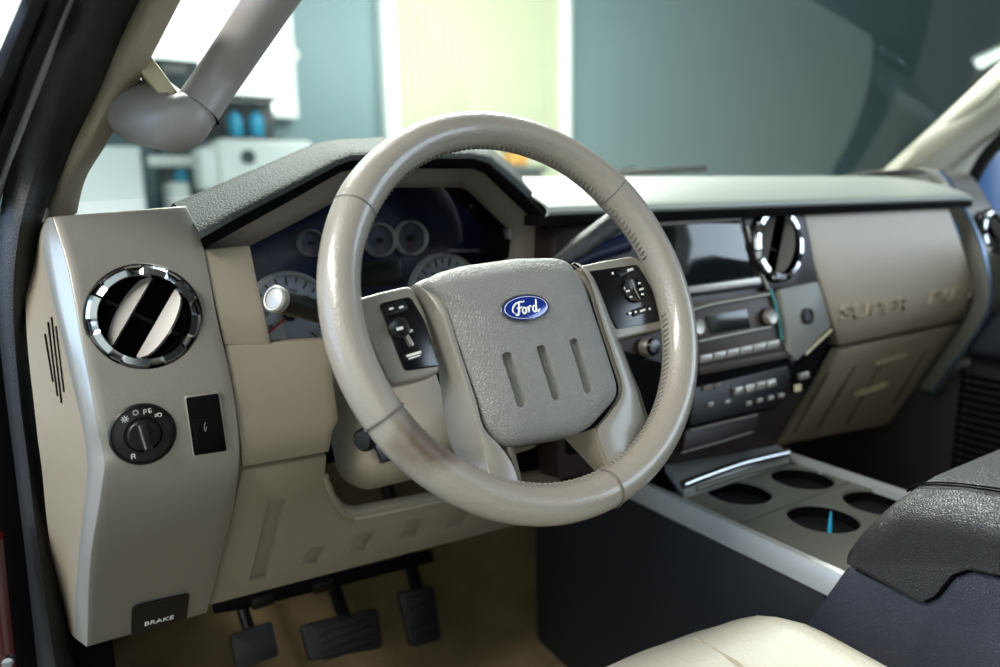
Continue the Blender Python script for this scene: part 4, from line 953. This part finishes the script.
link('chrome_bar', tube(smooth_path(q, 6), .0062, 14), M['chrome'], CO)
ff = Fr((XC, .70, .405), (0, -.5, 1))
pl = [onZ(p, .408) for p in [(664, 467), (758, 441), (790, 452), (684, 487)]]
pl[0].z += .012; pl[1].z += .012
link('front_plate', (lambda b_: (bev(b_, .003, 2), b_)[1])(bm_poly(pl, [p+Vector((0, 0, -.02)) for p in pl])), M['cons'], CO)
q = [onZ((697, 489), .40), onZ((740, 474), .40), onZ((788, 461), .40)]; link('tray_lip', tube(smooth_path(q, 5), .004, 10, sx=1), M['tray'], CO)
# things in the near cup
c = cups[2]
t = thing('pen', (c.x, c.y, .31), 'thin teal pen standing in the near cup holder', 'pen')
p0, p1 = onZ((829, 545), .37), onZ((831, 511), .41)
link('barrel', tube([p0, p0.lerp(p1, .6), p1], [.0035, .0028, .001], 10), M['cyan'], t); link('tip', tube([p0-(p1-p0)*.10, p0], [.002, .0035], 10), M['white'], t)
t = thing('cable_end', (c.x, c.y-.02, .37), 'small white cable with a copper tip beside the teal pen', 'cable')
q = [onZ((826, 545), .375), onZ((833, 538), .38), onZ((839, 538), .38)]; link('cable', tube(smooth_path(q, 5), .002, 8), M['white'], t)
q = [onZ((839, 538), .38), onZ((842, 546), .378)]; link('tip', tube(q, .003, 10), M['copper'], t)
# armrest
AR = thing('armrest', (XC, .1, .33), 'black padded leather armrest on top of the rear console box', 'armrest')
def yz(pts, X): return [(onX(p, X).y, onX(p, X).z) for p in pts]
top = yz([(848, 560), (850, 545), (858, 530), (880, 506), (905, 489)], .672)
base_bot = yz([(848, 562), (925, 600), (938, 594), (955, 573), (972, 567), (1000, 573)], .672)
prof = top+[(.30, .531), (.22, .541), (.0, .548), (-.22, .55)]
bot = base_bot+[(-.22, base_bot[-1][1])]
bm = bmesh.new(); prev = None
def arm_ring(x, inset, drop):
    ring = []
    for i, (y, z) in enumerate(prof):
        k = min(1, i/3); ring.append(bm.verts.new((x, y-inset*(1-k*.5), z-drop*(.15+.85*k) if i > 0 else z)))
    for y, z in reversed(bot[1:]): ring.append(bm.verts.new((x, y, z)))
    return ring
for x, ins, dr in ((.668, .012, .040), (.664, .004, .030), (.668, .001, .020), (.680, 0, .009), (.70, 0, .003), (.73, -.001, .0), (.90, -.001, 0), (.935, 0, .006), (.955, .002, .020), (.962, .012, .04)):
    R = arm_ring(x, ins, dr)
    if prev: bridge(bm, prev, R)
    else: bm.faces.new(R[::-1])
    prev = R
bm.faces.new(prev); link('lid', bm, M['arm'], AR, 60)
for dx in (0, .0045):
    q = [Vector((.696+dx, y, z-.0022+dx*.25)) for y, z in [(.352, .508)]+prof[4:]]
    link('seam_stitch', tube(smooth_path(q, 5), .0009, 6), M['soft'], AR)
side = yz([(808, 621), (848, 566)], .674)
body = [side[0], side[1]]+[(y, z-.004) for y, z in bot[1:]]+[(-.22, .003), (.40, .003)]
bm = bm_poly([(.672, y, z) for y, z in body], [(.954, y, z) for y, z in body]); bev(bm, .004, 2); link('console_box', bm, M['arm_side'], AR)

# ================================================================== driver seat
ST = thing('driver_seat', (.34, .1, 0), 'cream leather driver seat cushion with a raised side bolster', 'seat')
def seat_z(x, y):
    u_ = (x-.335)/.265; z = .380+.030*min(1, max(0, (abs(u_)-.15)/.65))**1.3
    e = max(0, (abs(u_)-.80)/.20); z -= .09*e**2.2
    fy = max(0, (y-.40+.08*u_*u_)/.12); z -= .075*fy**2.2
    return z
rows = []
for i in range(41):
    y = -.30+.83*i/40; rows.append([])
    for j in range(41):
        x = .07+.53*j/40; yy = y-.0; rows[-1].append(Vector((x, yy, seat_z(x, yy))))
link('cushion', grid(rows, .20, (0, 0, -1), .006, 2), M['seat'], ST, 70)
for xx in (.455, .215):
    q = [Vector((xx+.02*max(0, (y-.2)/.2), y, seat_z(xx+.02*max(0, (y-.2)/.2), y)+.0012)) for y in [-.28+.05*k for k in range(15)]]
    link('seam', tube(q, .0016, 6), mat('seam_tan', (150, 142, 120), .7) if xx == .455 else bpy.data.materials['seam_tan'], ST)
link('seat_base', box((.10, -.28, .02), (.57, .34, .16), .01), M['soft'], ST)

# ================================================================== pedals
def pedal(name, label, pad, Y, tilt, arm_pts, thick=.014):
    fp = Fr(onY(pad[0], Y), (0, -math.cos(tilt), math.sin(tilt)))
    root = thing(name, fp.O, label, 'pedal')
    pts = [fp.px(p) for p in pad]; bm = prism(fp, rnd(pts, .008), -thick, 0, .003); o = link('pad', bm, M['rubber'], root)
    xs_ = [p[0] for p in pts]; ys_ = [p[1] for p in pts]
    link('tread', join(*[prism(fp, quad((min(xs_)+max(xs_))/2, lerp(min(ys_), max(ys_), (k+1)/6), (max(xs_)-min(xs_))*.66, .004), -.001, .0025, .0008) for k in range(5)]), M['rubber'], o)
    link('arm', tube(smooth_path(arm_pts, 5), .011, 12), M['black'], root)
    return root
c = onY((340, 628), .99); pedal('brake_pedal', 'wide dark brake pedal in the driver footwell', [(300, 625), (378, 607), (383, 648), (310, 661)], .98, .6, [onY((345, 620), 1.0), onY((338, 590), 1.04)+Vector((0, .02, 0)), onY((330, 555), 1.12), Vector((.33, 1.16, .42))])
pedal('accelerator_pedal', 'long narrow dark accelerator pedal to the right of the brake', [(398, 592), (434, 585), (442, 640), (412, 648)], .99, .5, [onY((420, 600), 1.0), onY((412, 570), 1.05), onY((402, 540), 1.12), Vector((.46, 1.17, .40))])
pb = onY((255, 640), .95); t = thing('parking_brake_pedal', pb, 'small dark parking brake pedal at the far left of the footwell', 'pedal')
fp = Fr(onY((255, 645), .98), (0, -.85, .5)); link('pad', prism(fp, quad(0, 0, .06, .05, 0, .006), -.012, 0, .003), M['rubber'], t)
link('arm', tube(smooth_path([fp.P(0, 0, -.01), fp.P(.0, .08, -.06), fp.P(.0, .2, -.10)], 5), .009, 10), M['black'], t)
# under-dash wiring and knee bracket
t = thing('wiring_harness', onY((290, 600), .92), 'black cable harness hanging under the knee panel', 'cable')
link('bundle', tube(smooth_path([onY((215, 606), .95), onY((250, 600), .93), onY((300, 588), .93), onY((350, 576), .94), onY((430, 556), .96)], 6), .010, 10), M['soft'], t)
for p in ((262, 600), (322, 585)): link('connector', (lambda q: box(tuple(q-Vector((.015, .008, .008))), tuple(q+Vector((.015, .008, .008))), .003))(onY(p, .925)), M['black'], t)

# ================================================================== passenger door and footwell side
t = thing('passenger_door', (1.62, .3, .02), 'dark lower panel of the closed passenger door with a speaker grille', 'door')
PD = link('door_panel', box((1.60, -.6, .02), (1.66, .712, .70), .01), M['trim_dark'], t)
sg = [onX(p, 1.598) for p in [(958, 404), (1010, 386), (1010, 470), (958, 470)]]
y0, y1 = min(p.y for p in sg), max(p.y for p in sg); z0, z1 = .22, .42
link('speaker_grille', join(*[box((1.592, y0-.06, z0+k*.016), (1.601, y1, z0+k*.016+.007), .001) for k in range(13)]), M['soft'], t)
link('arm_rest_ledge', box((1.54, -.6, .47), (1.61, .70, .56), .02, 3), M['arm_side'], t)
t = thing('cowl_side_panel', (.0, 1.0, .02), 'black cowl side panel at the outer edge of the driver footwell', 'panel')
link('panel', box((-.07, .85, .004), (.018, 1.25, .40), .01), M['soft'], t)
link('sill_plate', box((-.10, -.6, -.02), (-.005, 1.2, .012), .006), M['black'], t)
t = thing('kick_panel', (1.62, .9, .02), 'dark grey side panel of the passenger footwell', 'panel')
link('panel', box((1.60, .722, .02), (1.64, 1.19, .70), .006), M['trim_dark'], t)
link('lower_trim', box((1.588, .73, .02), (1.602, 1.15, .12), .004), M['soft'], t)
